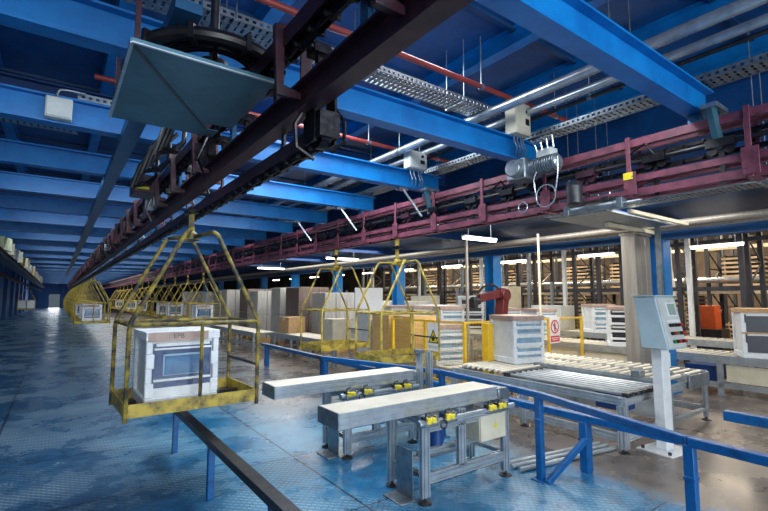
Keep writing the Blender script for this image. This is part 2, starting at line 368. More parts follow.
def tray(name, label, L, wd, loc, axis, m='galv', group=None, hangers=0, ztop=4.72):
    """perforated cable tray: floor strips + lips, length along axis"""
    t = thing(name, label, 'cable tray', loc, 0 if axis == 'x' else PI / 2, group)
    b_ = MB(); k = int(L / .06)
    for i in range(k):
        x = i * L / k; b_.bx(x, x + L / k * .62, -wd / 2, wd / 2, 0, .004)
    for y in (-wd / 2, -wd / 6, wd / 6, wd / 2): b_.bx(0, L, y - .009, y + .009, -.001, .003)
    build('tray_floor', b_, m, t)
    for s in (-1, 1):
        c = MB().bx(0, L, s * wd / 2 - .003, s * wd / 2 + .003, 0, .02).bx(0, L, s * wd / 2 - .003, s * wd / 2 + .003, .045, .065)
        for i in range(k): c.bx(i * L / k, i * L / k + L / k * .5, s * wd / 2 - .003, s * wd / 2 + .003, .02, .045)
        build('side_lip', c, m, t)
    cb = MB()
    for j in range(3): cb.cyl((0, -wd / 4 + j * wd / 4, .022), (L, -wd / 4 + j * wd / 4, .022), .013, 6)
    build('cable', cb, 'black', t)
    for i in range(hangers):
        x = L * (i + .5) / hangers
        build('hanger', MB().cyl((x, -wd / 2 - .01, 0), (x, -wd / 2 - .01, ztop - loc[2]), .006, 6).cyl((x, wd / 2 + .01, 0), (x, wd / 2 + .01, ztop - loc[2]), .006, 6).bx(x - .02, x + .02, -wd / 2 - .02, wd / 2 + .02, -.02, -.002), 'galv', t)
    return t
tray('cable_tray', 'perforated galvanised cable tray crossing the roof above the red pipe', 5.2, .26, (-.9, 3.62, 3.98), 'x', hangers=4)
tray('cable_tray', 'perforated galvanised tray above the crimson conveyor track at right', 14, .22, (4.75, .3, 3.7), 'y', hangers=0)
tray('cable_tray', 'galvanised tray under the deck right of the crimson track, upper one', 9, .24, (5.88, -1, 3.18), 'y', hangers=3)
tray('cable_tray', 'galvanised tray above the stainless pillar, lower one at right', 5.4, .3, (6.3, -1.2, 3.0), 'y', hangers=3)
tray('cable_tray', 'dim cable tray behind the crossbeam in the upper left corner', 1.6, .2, (-1.5, 6.4, 3.72), 'x')
tray('cable_tray', 'short cable tray end beside the white box on the left crossbeam', .6, .14, (.06, 5.25, 3.672), 'x')
# bracket bars above the pillar
solo('support_bar', MB().bx(0, 1.75, -.03, .03, -.03, .03), 'cream', 'cream square bar across above the stainless pillar', 'bar', (7.2, 3.75, 2.93))
solo('support_bar', MB().bx(-.025, 1.9, -.025, .025, -.025, .025), 'cream', 'shorter cream bar under the tray right of the pillar top', 'bar', (6.4, 3.0, 2.94))
solo('flat_panel', MB().bx(-1.05, 1.1, -.5, .42, 0, .02).bx(-1.05, 1.1, .40, .42, .02, .06), 'galv', 'flat grey panel under the tray end above the stainless pillar', 'panel', (7.3, 3.75, 2.97))
# electrical boxes on beams
def ebox(label, loc, w_, d_, h_, m='cream', whips=True, group='boxes on the crossbeams'):
    t = thing('electrical_box', label, 'electrical box', loc, 0, group)
    build('housing', MB().bx(-w_ / 2, w_ / 2, -d_ / 2, d_ / 2, 0, h_), m, t, .008)
    build('box_door', MB().bx(-w_ / 2 + .012, w_ / 2 - .012, -d_ / 2 - .012, -d_ / 2, .012, h_ - .012), m, t, .004)
    if whips:
        build('switch', MB().lathe([(.0, -.02), (.022, -.02), (.022, 0)], (w_ * .2, -d_ / 2 - .012, h_ * .72), 'y', 14).bx(w_ * .1, w_ * .34, -d_ / 2 - .02, -d_ / 2 - .012, h_ * .3, h_ * .5), 'signblack', t)
        b_ = MB()
        for k, x in enumerate((-.3, -.1, .15, .3)):
            b_.tube([(x * w_, 0, 0), (x * w_, -.01, -.08), (x * w_ + .02, -.03, -.16), (x * w_ + .05, .02, -.24)], .009, 6)
        build('cable_tail', b_, 'galv', t)
    return t
ebox('white switch box standing on the end of the second crossbeam', (4.37, 3.3, 3.67), .27, .16, .38)
ebox('grey-white box standing on the third crossbeam', (4.3, 5.13, 3.67), .34, .14, .27, 'greybox', True)
t = ebox('small white junction box on the face of the crossbeam at upper left', (-.08, 5.13, 3.42), .21, .09, .2, 'greybox', False)
build('conduit', MB().tube([(-.02, 0, .2), (-.02, 0, .25), (.0, 0, .29), (.06, 0, .3), (.2, 0, .3)], .012, 8), 'galv', t)

# ================================================================== OVERHEAD TRACK (maroon, left)
t1 = thing('conveyor_track', 'dark maroon overhead conveyor track running down the aisle above the oven cage', 'conveyor track', (1.05, 0, 0))
build('rail', MB().prism(ibeam(.1, .16, .014, .012, 2.76), 'y', .2, 70), 'maroon', t1)
build('power_rail', MB().prism([(-.05, 3.1), (-.044, 3.1), (-.044, 3.19), (.044, 3.19), (.044, 3.1), (.05, 3.1), (.05, 3.2), (-.05, 3.2)], 'y', .2, 70, (-.08, 0)), 'maroon', t1)
build('lower_rail', MB().prism([(-.04, 2.6), (-.012, 2.6), (-.012, 2.61), (-.03, 2.61), (-.03, 2.67), (.03, 2.67), (.03, 2.61), (.012, 2.61), (.012, 2.6), (.04, 2.6), (.04, 2.68), (-.04, 2.68)], 'y', 2.15, 70, (.08, 0)), 'maroon', t1)
brk = MB()                                               # C shaped bracket plate
brk.prism([(-.16, 2.83), (-.02, 2.83), (-.02, 2.87), (-.12, 2.89), (-.12, 3.16), (.0, 3.2), (.06, 3.2), (.06, 3.26), (-.05, 3.26), (-.18, 3.22)], 'y', -.018, .018)
brk.prism([(-.02, 2.93), (.05, 2.93), (.05, 3.3), (-.02, 3.3)], 'y', -.006, .006)
b0 = build('bracket', brk, 'maroon', t1, .004, (0, 1.3, 0))
for i in [1] + list(range(3, 60)): c = b0.copy(); C.objects.link(c); c.location = (0, 1.3 + .92 * i, 0)
h0 = build('drop_hanger', MB().bx(.04, .12, -.02, .02, 2.68, 2.69).bx(.045, .06, -.02, .02, 2.68, 2.8).bx(.115, .135, -.012, .012, 2.6, 2.7), 'steel', t1, 0, (0, 2.6, 0))
for i in range(1, 40): c = h0.copy(); C.objects.link(c); c.location = (0, 2.6 + 1.3 * i, 0)
def chain(y0, y1, x, z, pitch=.16):
    b_ = MB(); y = y0; k = 0
    while y < y1:
        if k % 2: b_.bx(x - .02, x - .012, y, y + pitch * 1.15, z - .018, z + .018).bx(x + .012, x + .02, y, y + pitch * 1.15, z - .018, z + .018)
        else: b_.bx(x - .01, x + .01, y, y + pitch * 1.15, z - .022, z + .022)
        b_.cyl((x - .045, y + pitch * .08, z), (x + .045, y + pitch * .08, z), .014, 6)
        y += pitch; k += 1
    return b_
build('power_chain', chain(.3, 40, -.08, 3.06), 'chain', t1)
build('free_chain', chain(2.2, 40, .08, 2.575), 'chain', t1)
# pusher dogs hanging from the rail (near portion serrated look)
dg = MB().bx(-.045, .045, -.05, .05, -.05, 0).bx(-.012, .012, -.02, .02, -.09, -.03).lathe([(.022, -.01), (.022, .01)], (-.05, -.02, -.02), 'x', 10).lathe([(.022, -.01), (.022, .01)], (.05, -.02, -.02), 'x', 10)
d0 = build('chain_dog', dg, 'chain', t1, 0, (-.02, .9, 3.04))
for i in range(1, 70): c = d0.copy(); C.objects.link(c); c.location = (-.02, .9 + .55 * i, 3.04)
RT = random.Random(3)
for i in range(40):                                       # pusher carriages and stops riding along the maroon track
    y = 3.85 + i * .62 + RT.uniform(-.1, .1); sd = -1 if RT.random() < .6 else 1; q = MB()
    h_ = RT.uniform(.1, .22)
    q.bx(sd * .06, sd * .12, y - .09, y + .09, 2.9, 2.9 + h_).bx(sd * .1, sd * .2, y - .02, y + .02, 2.86, 2.9 + h_ * .7).lathe([(.035, -.015), (.035, .015)], (sd * .15, y + .05, 2.94), 'x', 10).tube([(sd * .12, y - .06, 2.9 + h_), (sd * .2, y - .1, 2.84), (sd * .12, y - .02, 2.72)], .012, 6)
    build('stop_carriage', q, ['chain', 'crimson', 'chain', 'maroon', 'galv'][i % 5], t1)
# rail joint bolts + end stop on near lower rail
es = MB()
es.bx(-.06, .06, -.1, .1, 2.6, 2.74).lathe([(.075, -.03), (.075, .03)], (0, 0, 2.63), 'x', 18).bx(-.07, -.055, -.05, .05, 2.58, 2.86).bx(.055, .07, -.05, .05, 2.58, 2.86)
es.tube([(.07, -.02, 2.8), (.11, -.06, 2.72), (.1, -.08, 2.6), (.03, -.06, 2.53)], .012, 6).tube([(-.07, .05, 2.8), (-.12, .08, 2.7), (-.1, .1, 2.58), (0, .08, 2.52)], .012, 6)
build('end_pulley', es, 'chain', t1, 0, (.08, 2.15, 0))
# hangers to the roof
for i in range(14):
    y = 1.55 + 1.85 * i
    build('roof_hanger', MB().bar((-.02, y, 2.92), (-.02, y, 3.42), .03, .06).bar((.05, y, 2.95), (.38, y + .05, 3.4), .02, .03), 'strip', t1)
# turn wheel + guard plate
t = thing('turn_wheel', 'black curved chain turn wheel above the square guard plate', 'conveyor wheel', (.76, 2.98, 3.25))
build('rim', MB().tube([(.42 * math.cos(2 * PI * k / 36), .42 * math.sin(2 * PI * k / 36), 0) for k in range(36)], .042, 10, True), 'black', t)
build('inner_rim', MB().tube([(.3 * math.cos(2 * PI * k / 30), .3 * math.sin(2 * PI * k / 30), .0) for k in range(30)], .024, 8, True), 'black', t)
sp = MB()
for k in range(6):
    a = k * PI / 3 + .3; sp.bar((.05 * math.cos(a), .05 * math.sin(a), -.03), (.4 * math.cos(a), .4 * math.sin(a), 0), .03, .02)
sp.lathe([(.07, -.1), (.09, -.06), (.09, .05), (.04, .08)], (0, 0, 0)); build('spider', sp, 'maroon', t)
ch = MB()
for k in range(40):
    a = 2 * PI * k / 40; ch.obox((.36 * math.cos(a), .36 * math.sin(a), .02), (.03, .06, .04), Matrix.Rotation(a, 3, 'Z'))
build('chain', ch, 'chain', t)
for k in range(9):
    a = 2 * PI * k / 9; build('clip', MB().obox((.42 * math.cos(a), .42 * math.sin(a), 0), (.1, .03, .1), Matrix.Rotation(a, 3, 'Z')), 'black', t)
build('hose_bundle', MB().tube(arc((.0, .0, .0), .36, PI, 2 * PI, 20), .022, 8).tube(arc((.0, .0, .01), .24, PI, 2.2 * PI, 20), .018, 8), 'black', t)
build('axle', MB().cyl((0, 0, 0), (0, 0, .5), .03, 12).bx(-.1, .1, -.1, .1, .19, .21), 'steel', t)
t = thing('guard_plate', 'square sheet steel guard plate hung beside the maroon track at upper left', 'guard plate', (.62, 3.0, 3.0))
pl = MB().prism([(-.39, -.57), (.37, -.57), (.37, .3), (.2, .3), (.2, .42), (.3, .42), (.3, .57), (-.39, .57)], 'z', 0, .006)
pl.bx(-.39, .37, -.576, -.568, 0, .02).bx(-.396, -.388, -.57, .57, 0, .02).bx(-.39, .3, .566, .574, 0, .04)
build('sheet', pl, 'plate', t)
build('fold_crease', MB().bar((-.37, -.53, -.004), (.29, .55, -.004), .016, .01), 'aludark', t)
build('edge_trim', MB().bx(-.39, .37, -.58, -.564, -.006, .0).bx(-.396, -.38, -.57, .57, -.006, 0), 'alu', t)
for y in (-.5, .5): build('strut', MB().bar((-.36, y, .03), (-.36, y, .42), .025, .025), 'maroon', t)
# black hoses draped along the track behind the plate
for k, (y, lab) in enumerate(((3.9, 'loop of black hose hanging behind the guard plate'), (4.6, 'second loop of black hose beside the maroon track'), (5.3, 'third loop of black hose along the maroon track'))):
    b_ = MB()
    for j in range(3): b_.tube([(.0 - .05 * j, 0, .3), (-.16 - .03 * j, .02, .12), (-.2 - .04 * j, .1, -.02 - .04 * j), (-.1 - .02 * j, .22, -.03), (-.02, .3, .1), (0, .36, .3)], .02, 8)
    solo('hose_loop', b_, 'black', lab, 'hose', (.86, y, 3.02), 'black hose loops')
t = thing('drive_unit', 'small dark drive unit with a yellow label on the maroon track', 'drive unit', (.8, 6.1, 2.98))
build('gearbox', MB().bx(-.14, .1, -.2, .2, 0, .22).lathe([(.09, 0), (.09, .3), (.06, .34)], (-.02, -.1, .1), 'y', 16), 'maroon', t, .01)
build('warning_tag', MB().bx(-.12, .02, -.212, -.2, .04, .1), 'clamp', t)

# ================================================================== OVERHEAD TRACK (crimson, right)
t2 = thing('conveyor_track', 'crimson double overhead conveyor track with motors running across the upper right', 'conveyor track', (4.62, 0, 0))
def chan(x, z, s, h=.1, wd=.05, t_=.01):
    return [(x, z), (x + s * wd, z), (x + s * wd, z + t_), (x + s * t_, z + t_), (x + s * t_, z + h - t_), (x + s * wd, z + h - t_), (x + s * wd, z + h), (x, z + h)]
for z, h in ((2.73, .07), (2.87, .06), (3.22, .075)):
    build('channel_rail', MB().prism(chan(-.11, z, 1, h), 'y', -.8, 72).prism(chan(.11, z, -1, h), 'y', -.8, 72), 'crimson', t2)
up = MB().bx(-.11, .11, -.035, .035, 2.72, 2.74).bx(-.13, -.11, -.022, .022, 2.72, 3.31).bx(.11, .13, -.022, .022, 2.72, 3.31).bx(-.13, .13, -.022, .022, 3.3, 3.32).bx(-.14, -.128, -.07, .05, 2.74, 2.97).lathe([(.012, -.008), (.012, .0)], (-.14, -.04, 2.92), 'x', 6).lathe([(.012, -.008), (.012, .0)], (-.14, .03, 2.8), 'x', 6)
u0 = build('upright_bracket', up, 'crimson', t2, .004, (0, .2, 0))
for i in range(1, 45): c = u0.copy(); C.objects.link(c); c.location = (0, .2 + .95 * i, 0)
build('power_chain', chain(-.6, 40, 0, 3.14), 'chain', t2)
build('return_tube', MB().cyl((-.1, -.8, 3.06), (-.1, 60, 3.06), .022, 8), 'black', t2)
build('free_chain', chain(-.6, 40, -.02, 2.99), 'chain', t2)
d0 = build('chain_dog', dg, 'chain', t2, 0, (0, .5, 3.12))
for i in range(1, 60): c = d0.copy(); C.objects.link(c); c.location = (0, .5 + .65 * i, 3.12)
for i in range(14):
    y = 1.55 + 1.85 * i
    build('roof_hanger', MB().bar((.0, y, 3.3), (.0, y, 3.41), .09, .09), 'strip', t2)
for i in range(44):
    y = .1 + i * .6 + RT.uniform(-.12, .12); q = MB(); sd = -1
    q.bx(sd * .06, sd * .15, y - .1, y + .1, 3.02, 3.09).lathe([(.04, -.015), (.04, .015)], (sd * .1, y - .06, 3.0), 'x', 10).lathe([(.04, -.015), (.04, .015)], (sd * .1, y + .06, 3.0), 'x', 10).bx(sd * .08, sd * .1, y - .02, y + .02, 2.7, 3.02)
    if i % 3 == 0: q.tube([(sd * .1, y, 3.09), (sd * .18, y + .05, 3.2), (sd * .12, y + .2, 3.16), (sd * .1, y + .3, 3.06)], .012, 6)
    build('free_trolley', q, ['chain', 'chain', 'black', 'chain', 'maroon'][i % 5], t2)
# green-grey brace clamps from the crossbeams
def brace(label, y):
    t = thing('brace_clamp', label, 'clamp', (4.55, y, 3.41), 0, 'brace clamps')
    build('arm', MB().bar((-.1, -.12, 0), (-.02, -.14, -.34), .05, .07).bar((.1, -.12, 0), (.0, -.14, -.36), .03, .05), 'plate', t)
    build('clamp_head', MB().bx(-.14, .14, -.18, -.06, -.05, -.01), 'galv', t)
    build('clamp_foot', MB().bx(-.05, .05, -.17, -.11, -.4, -.33), 'galv', t)
brace('steel brace clamp hanging from the nearest crossbeam to the crimson track', 1.5)
brace('steel brace clamp hanging from the third crossbeam to the crimson track', 5.2)
for k, (y, lab) in enumerate(((5.27, 'silver diagonal gas strut beside the crimson track, nearest'), (7.12, 'silver diagonal gas strut beside the crimson track, second back'), (8.97, 'silver diagonal gas strut beside the crimson track, third back'))):
    solo('diagonal_strut', MB().bar((-.28, 0, .0), (.0, -.1, -.4), .035, .025).bx(-.38, -.22, -.05, .05, -.02, .02), 'duct', lab, 'strut', (4.45, y, 3.38), 'silver struts by the crimson track')
# motor drive
t = thing('drive_motor', 'silver gear motor with looped white cables on the crimson track', 'motor', (4.34, 2.95, 2.86))
build('motor_body', MB().lathe([(.0, -.26), (.06, -.26), (.085, -.24), (.085, .1), (.1, .1), (.1, .13), (.06, .15)], (0, .05, .36), 'y', 20), 'galv', t)
fb = MB()
for k in range(9): fb.lathe([(.1, -.006), (.1, .006)], (0, -.17 + k * .03, .36), 'y', 20)
build('cooling_fin', fb, 'galv', t)
build('terminal_box', MB().bx(-.07, .07, -.14, .04, .44, .53), 'greybox', t, .006)
build('gearbox', MB().bx(-.12, .12, .16, .42, .24, .48).lathe([(.1, 0), (.1, .12)], (-.2, .28, .36), 'x', 18), 'galv', t, .015)
cb = MB()
for k in range(4): cb.tube([(-.1, -.2 + .07 * k, .5), (-.12, -.2 + .07 * k, .62 - .02 * k), (-.05, -.1 + .07 * k, .66), (.05, .05 + .05 * k, .68)], .01, 6)
build('cable_tail', cb, 'duct', t)
build('cable_loop', MB().tube(arc((-.12, -.1, -.02), .12, 0, 2 * PI, 20, 'x'), .008, 6).tube(arc((-.12, .2, -.1), .06, 0, 2 * PI, 16, 'x'), .008, 6).tube([(-.12, -.22, 0), (-.1, -.24, .2), (-.05, -.22, .4)], .008, 6).tube([(-.12, .02, 0), (-.1, .06, .2), (-.03, .04, .35)], .008, 6), 'duct', t)
build('lower_motor', MB().lathe([(.05, -.12), (.08, -.1), (.08, .08), (.05, .1)], (-.1, -.42, -.06), 'z', 16).bx(-.16, -.04, -.48, -.36, .02, .06), 'steel', t)
t = thing('air_cylinder', 'grey pneumatic cylinder with fittings under the crimson track', 'pneumatic cylinder', (4.4, 2.45, 2.66))
build('barrel', MB().cyl((0, -.3, 0), (0, .25, 0), .04, 16).bx(-.05, .05, -.34, -.28, -.05, .05).bx(-.05, .05, .22, .28, -.05, .05), 'galv', t, .004)
build('piston_rod', MB().cyl((0, -.5, 0), (0, -.3, 0), .014, 10), 'duct', t)
for y in (-.16, .11): build('fitting', MB().bx(-.03, .03, y - .04, y + .04, .04, .09), 'steel', t, .004)
build('mounting', MB().bx(-.02, .1, -.3, .25, .05, .075), 'steel', t)
solo('label_plate', MB().bx(-.006, 0, -.045, .045, -.035, .035), 'clamp', 'small yellow label plate on the crimson track upright', 'label plate', (4.478, 2.1, 2.93))

# ================================================================== HANGING CAGES
def make_cage(label, ym='yellow'):
    t = thing('hanging_cage', label, 'hanging cage', (0, 0, 0), 0, 'yellow hanging cages on the overhead tracks')
    X_, Y_, r = .555, .4, .019
    bf = MB()
    bf.bx(-X_, X_, -Y_ - .006, -Y_ + .006, -.02, .09).bx(-X_, X_, Y_ - .006, Y_ + .006, -.02, .09).bx(-X_ - .006, -X_ + .006, -Y_, Y_, -.02, .09).bx(X_ - .006, X_ + .006, -Y_, Y_, -.02, .09)
    build('base_frame', bf, 'yellow', t)
    build('base_plate', MB().bx(-X_, X_, -Y_, Y_, -.02, -.012).bx(-X_, X_, -.15, -.1, -.012, .02).bx(-X_, X_, .1, .15, -.012, .02), 'steel', t)
    for sx in (-1, 1):
        for sy in (-1, 1):
            pts = [(sx * X_, sy * Y_, -.05), (sx * X_, sy * Y_, .69), (sx * (X_ - .01), sy * Y_, .76), (sx * .14, sy * Y_, 1.55), (sx * .11, sy * Y_ * .96, 1.575), (sx * .02, 0, 1.56)]
            build('leg', MB().tube(pts, r, 10), ym, t)
    tr_ = MB().tube([(-X_, -Y_, .735), (X_, -Y_, .735)], .016, 8).tube([(-X_, Y_, .735), (X_, Y_, .735)], .016, 8).tube([(-X_, -Y_, .735), (-X_, Y_, .735)], .016, 8).tube([(X_, -Y_, .735), (X_, Y_, .735)], .016, 8)
    build('top_rail', tr_, ym, t)
    build('side_rail', MB().tube([(X_, -Y_, .32), (X_, Y_, .32)], .014, 8), 'steel', t)
    build('front_post', MB().tube([(.03, -Y_, .09), (.03, -Y_, .735)], .016, 8), ym, t)
    build('coupling', MB().lathe([(.03, 1.51), (.065, 1.53), (.065, 1.59), (.035, 1.62), (.035, 1.66)], (0, 0, 0), 'z', 16).bx(-.08, .08, -.05, .05, 1.53, 1.57), ym, t)
    build('hanger_rod', MB().bar((0, 0, 1.63), (0, 0, 1.83), .05, .03, (0, 1, 0)), ym, t)
    build('trolley', MB().bx(-.05, .05, -.09, .09, 1.79, 1.83).lathe([(.035, -.012), (.035, .012)], (-.035, -.06, 1.81), 'x', 12).lathe([(.035, -.012), (.035, .012)], (.035, .06, 1.81), 'x', 12), 'chain', t)
    return t
CZ = .78; CZ2 = .76
cage = make_cage('yellow hanging cage in the foreground holding a wrapped oven', 'yellowgrime_shaded')
cage.location = (1.04, 4.7, CZ); cage.rotation_euler = (0, 0, math.radians(2))
cage = make_cage('empty yellow hanging cage behind the benches, the nearer one on the crimson track'); build('drop_link', MB().bx(-.03, .03, -.02, .02, 1.83, 1.98), 'yellow', cage); cage.location = (4.58, 5.95, CZ2); cage.rotation_euler = (0, 0, math.radians(-4))
dup(cage, (4.58, 8.0, CZ2), 'empty yellow hanging cage on the crimson track, just behind the nearest empty one', math.radians(3))
tr1 = [20.5 + 2.15 * i for i in range(17)]
tr2 = [18.4 + 2.6 * i for i in range(13)]
cage_short = make_cage('distant yellow cage under the maroon track, first one past the foreground cage'); cage_short.location = (1.12, tr1[0], CZ)
for i, y in enumerate(tr1[1:], 1): dup(cage_short, (1.12, y, CZ), 'distant yellow cage under the maroon track, %s one past the foreground cage' % ORD[i], math.radians(R.uniform(-5, 5)))
for i, y in enumerate(tr2): dup(cage, (4.6, y, CZ2), 'distant yellow cage under the crimson track, %s one past the near empty pair' % ORD[i], math.radians(R.uniform(-5, 5)))

# ================================================================== OVENS
def make_oven(name, label, cat, W=.62, D=.6, H=.66, front='ovenglass', lid='cardlid', film=True, group=None, rows=2, slats=False):
    t = thing(name, label, cat, (0, 0, 0), 0, group)
    a, b_ = W / 2, D / 2
    build('body', MB().bx(-a + .03, a - .03, -b_ + .04, b_ - .03, .04, H - .07), 'white', t, .006)
    build('foam_base', MB().bx(-a, a, -b_, b_, 0, .09), 'foam', t, .01)
    pf = [(0, 0), (.06, 0), (.06, .02), (.045, .03), (.045, .05), (.0, .06)]
    for sx in (-1, 1):
        for sy in (-1, 1):
            mb = MB(); k = 4; hh = (H - .16) / k
            for i in range(k):
                g_ = .068 if i % 2 == 0 else .05
                x0, x1 = sorted((sx * a, sx * (a - g_))); y0, y1 = sorted((sy * b_, sy * (b_ - g_)))
                mb.bx(x0, x1, y0, y1, .09 + i * hh, .09 + (i + 1) * hh)
            build('foam_post', mb, 'foam', t, .008)
    build('carton_lid', MB().bx(-a - .006, a + .006, -b_ - .006, b_ + .006, H - .075, H), lid, t, .004)
    fr = MB(); ph = (H - .18) / rows
    for i in range(rows): fr.bx(-a + .06, a - .06, -b_ + .02, -b_ + .04, .1 + i * ph, .1 + (i + 1) * ph - .025)
    build('door_glass', fr, front, t, .004)
    bars = MB()
    for i in range(rows): bars.bx(-a + .08, a - .08, -b_ + .005, -b_ + .02, .1 + (i + 1) * ph - .05, .1 + (i + 1) * ph - .02)
    build('handle', bars, 'white', t, .003)
    if slats:
        s_ = MB()
        for i in range(4): s_.bx(-a + .04, a - .04, -b_ - .004, -b_ + .012, .14 + i * (H - .22) / 4, .19 + i * (H - .22) / 4)
        build('foam_slat', s_, 'foam', t, .004)
    if film: build('plastic_wrap', MB().bx(-a - .012, a + .012, -b_ - .012, b_ + .012, .002, H + .004), 'film', t)
    return t
ov = make_oven('packed_oven', 'film-wrapped white oven with blue glass door standing in the foreground cage', 'oven', group='packed ovens', lid='foam', rows=1)
ov.location = (.955, 4.74, CZ + .001); ov.rotation_euler = (0, 0, math.radians(2))
build('card_band', MB().bx(-.3, .21, -.309, -.3, .575, .655), 'cardlid', ov, .002)
build('lower_panel', MB().bx(-.25, .25, -.29, -.278, .09, .17), 'white', ov, .003)
build('trim_bar', MB().bx(-.245, .245, -.3, -.28, .225, .245), 'foam', ov, .003)
build('trim_bar', MB().bx(-.245, .245, -.3, -.28, .5, .516), 'foam', ov, .003)
wf = MB().bx(-.17, .17, .0, .008, .44, .46).bx(-.17, .17, 0, .008, .27, .28).bx(-.17, -.155, 0, .008, .27, .46).bx(.155, .17, 0, .008, .27, .46)
build('window_frame', wf, 'ovenpale', ov, .004, (0, -.287, .0))
build('window_glass', MB().bx(-.15, .15, 0, .004, .285, .435), 'ovenpane', ov, 0, (0, -.285, 0))
def text(name, body, size, m, parent, loc, rot=(PI / 2, 0, 0), ext=.001):
    cu = bpy.data.curves.new(name, 'FONT'); cu.body = body; cu.size = size; cu.align_x = 'CENTER'; cu.align_y = 'CENTER'; cu.extrude = ext
    o = bpy.data.objects.new(name, cu); C.objects.link(o); o.parent = parent; o.location = loc; o.rotation_euler = rot; cu.materials.append(M[m])
    bpy.context.view_layer.update(); me = bpy.data.meshes.new_from_object(o.evaluated_get(bpy.context.evaluated_depsgraph_get()))
    q = bpy.data.objects.new(name, me); C.objects.link(q); q.parent = parent; q.location = loc; q.rotation_euler = rot; bpy.data.objects.remove(o); return q
text('handwritten_mark', 'EPB', .06, 'steel', ov, (-.05, -.3105, .618))
for i in (0, 1, 3, 5, 6, 9, 12):
    dup(ov, (1.1, tr1[i], CZ + .022), 'wrapped oven riding in the %s distant cage under the maroon track' % ORD[i], math.radians(R.uniform(-4, 4)))
for i in (0, 2, 3, 6, 8, 11):
    dup(ov, (4.6, tr2[i], CZ2 + .022), 'wrapped oven riding in the %s distant cage under the crimson track' % ORD[i], math.radians(R.uniform(-4, 4)))

# ================================================================== GUIDE RAILS ON FLOOR
t = thing('guide_rail', 'low dark steel floor rail on blue posts under the foreground cage', 'guide rail', (1.17, 0, 0))
build('bar', MB().prism([(-.045, .46), (-.03, .46), (-.03, .505), (.03, .505), (.03, .46), (.045, .46), (.045, .52), (-.045, .52)], 'y', 1.2, 5.75), 'steel', t, .003)
for y in (1.4, 2.8, 4.2, 5.65):
    build('post', MB().bx(-.028, .028, y - .028, y + .028, 0, .46), 'railblue', t, .004)
t = thing('guide_rail', 'low blue floor rail on posts under the crimson track, behind the front handrail', 'guide rail', (4.42, 0, 0))
build('bar', MB().bx(-.05, .05, 1.75, 11.5, .49, .56), 'railblue', t, .005)
for y in (2.62, 5.2, 8.2, 11.2):
    p = build('post', MB().bx(-.055, .055, y - .04, y + .04, 0, .49).bx(-.06, .06, y - .05, y + .05, .3, .33), 'railblue', t, .005)
build('brace', MB().bar((-.04, 2.6, .32), (-.58, 2.68, .0), .05, .05), 'railblue', t, .004)
t = thing('handrail', 'long blue handrail on posts in front of the roller table', 'handrail', (0, 0, 0))
ln = [(3.35, .2), (3.42, 1.31), (3.87, 2.76), (4.02, 4.3)]
ln = [(3.36, .2), (3.44, 1.31), (3.86, 2.76), (4.02, 4.3), (3.42, 6.35)]
for i in range(len(ln) - 1):
    (xa, ya), (xb, yb) = ln[i], ln[i + 1]
    build('rail', MB().bar((xa, ya, .8), (xb, yb, .8), .065, .06), 'railblue', t, .006)
for x, y in ((3.44, 1.31), (3.86, 2.76), (4.02, 4.3), (3.74, 5.3), (3.44, 6.3)):
    build('post', MB().bx(x - .032, x + .032, y - .032, y + .032, 0, .78).bx(x - .036, x + .036, y - .036, y + .036, .55, .58).bx(x - .07, x + .07, y - .07, y + .07, 0, .012), 'railblue', t, .005)
t = thing('guide_rail', 'short blue rail end at the right edge of the concrete floor', 'guide rail', (5.78, 0, 0))
build('bar', MB().bx(-.05, .05, -.8, 1.85, .46, .56), 'railblue', t, .006)
for y in (-.6, .6): build('post', MB().bx(-.04, .04, y - .04, y + .04, 0, .46), 'railblue', t, .005)

# ================================================================== BENCHES
P9 = slot(.09, .045, nw=2, nh=1); P4 = slot(.045, .045); P49 = slot(.045, .09, nw=1, nh=2); P99 = slot(.09, .09, nw=2, nh=2)
def clampset(parent, x, y, z):
    b_ = MB().bx(x - .05, x - .008, y - .028, y + .024, z - .024, z + .026).bx(x + .012, x + .052, y - .026, y + .024, z - .022, z + .02).bx(x - .01, x + .014, y - .02, y + .02, z - .015, z + .015)
    build('clamp', b_, 'clamp', parent, .005)
    build('clamp_shoe', MB().bx(x - .07, x + .075, y - .032, y + .05, z - .045, z - .026).bx(x + .055, x + .08, y - .02, y + .03, z - .03, z + .035), 'galv', parent, .003)
    build('clamp_lever', MB().tube([(x - .06, y - .01, z + .03), (x - .06, y - .02, z + .07), (x - .02, y - .03, z + .078)], .009, 8).bx(x - .085, x - .06, y - .02, y + .02, z - .02, z + .04), 'steel', parent)
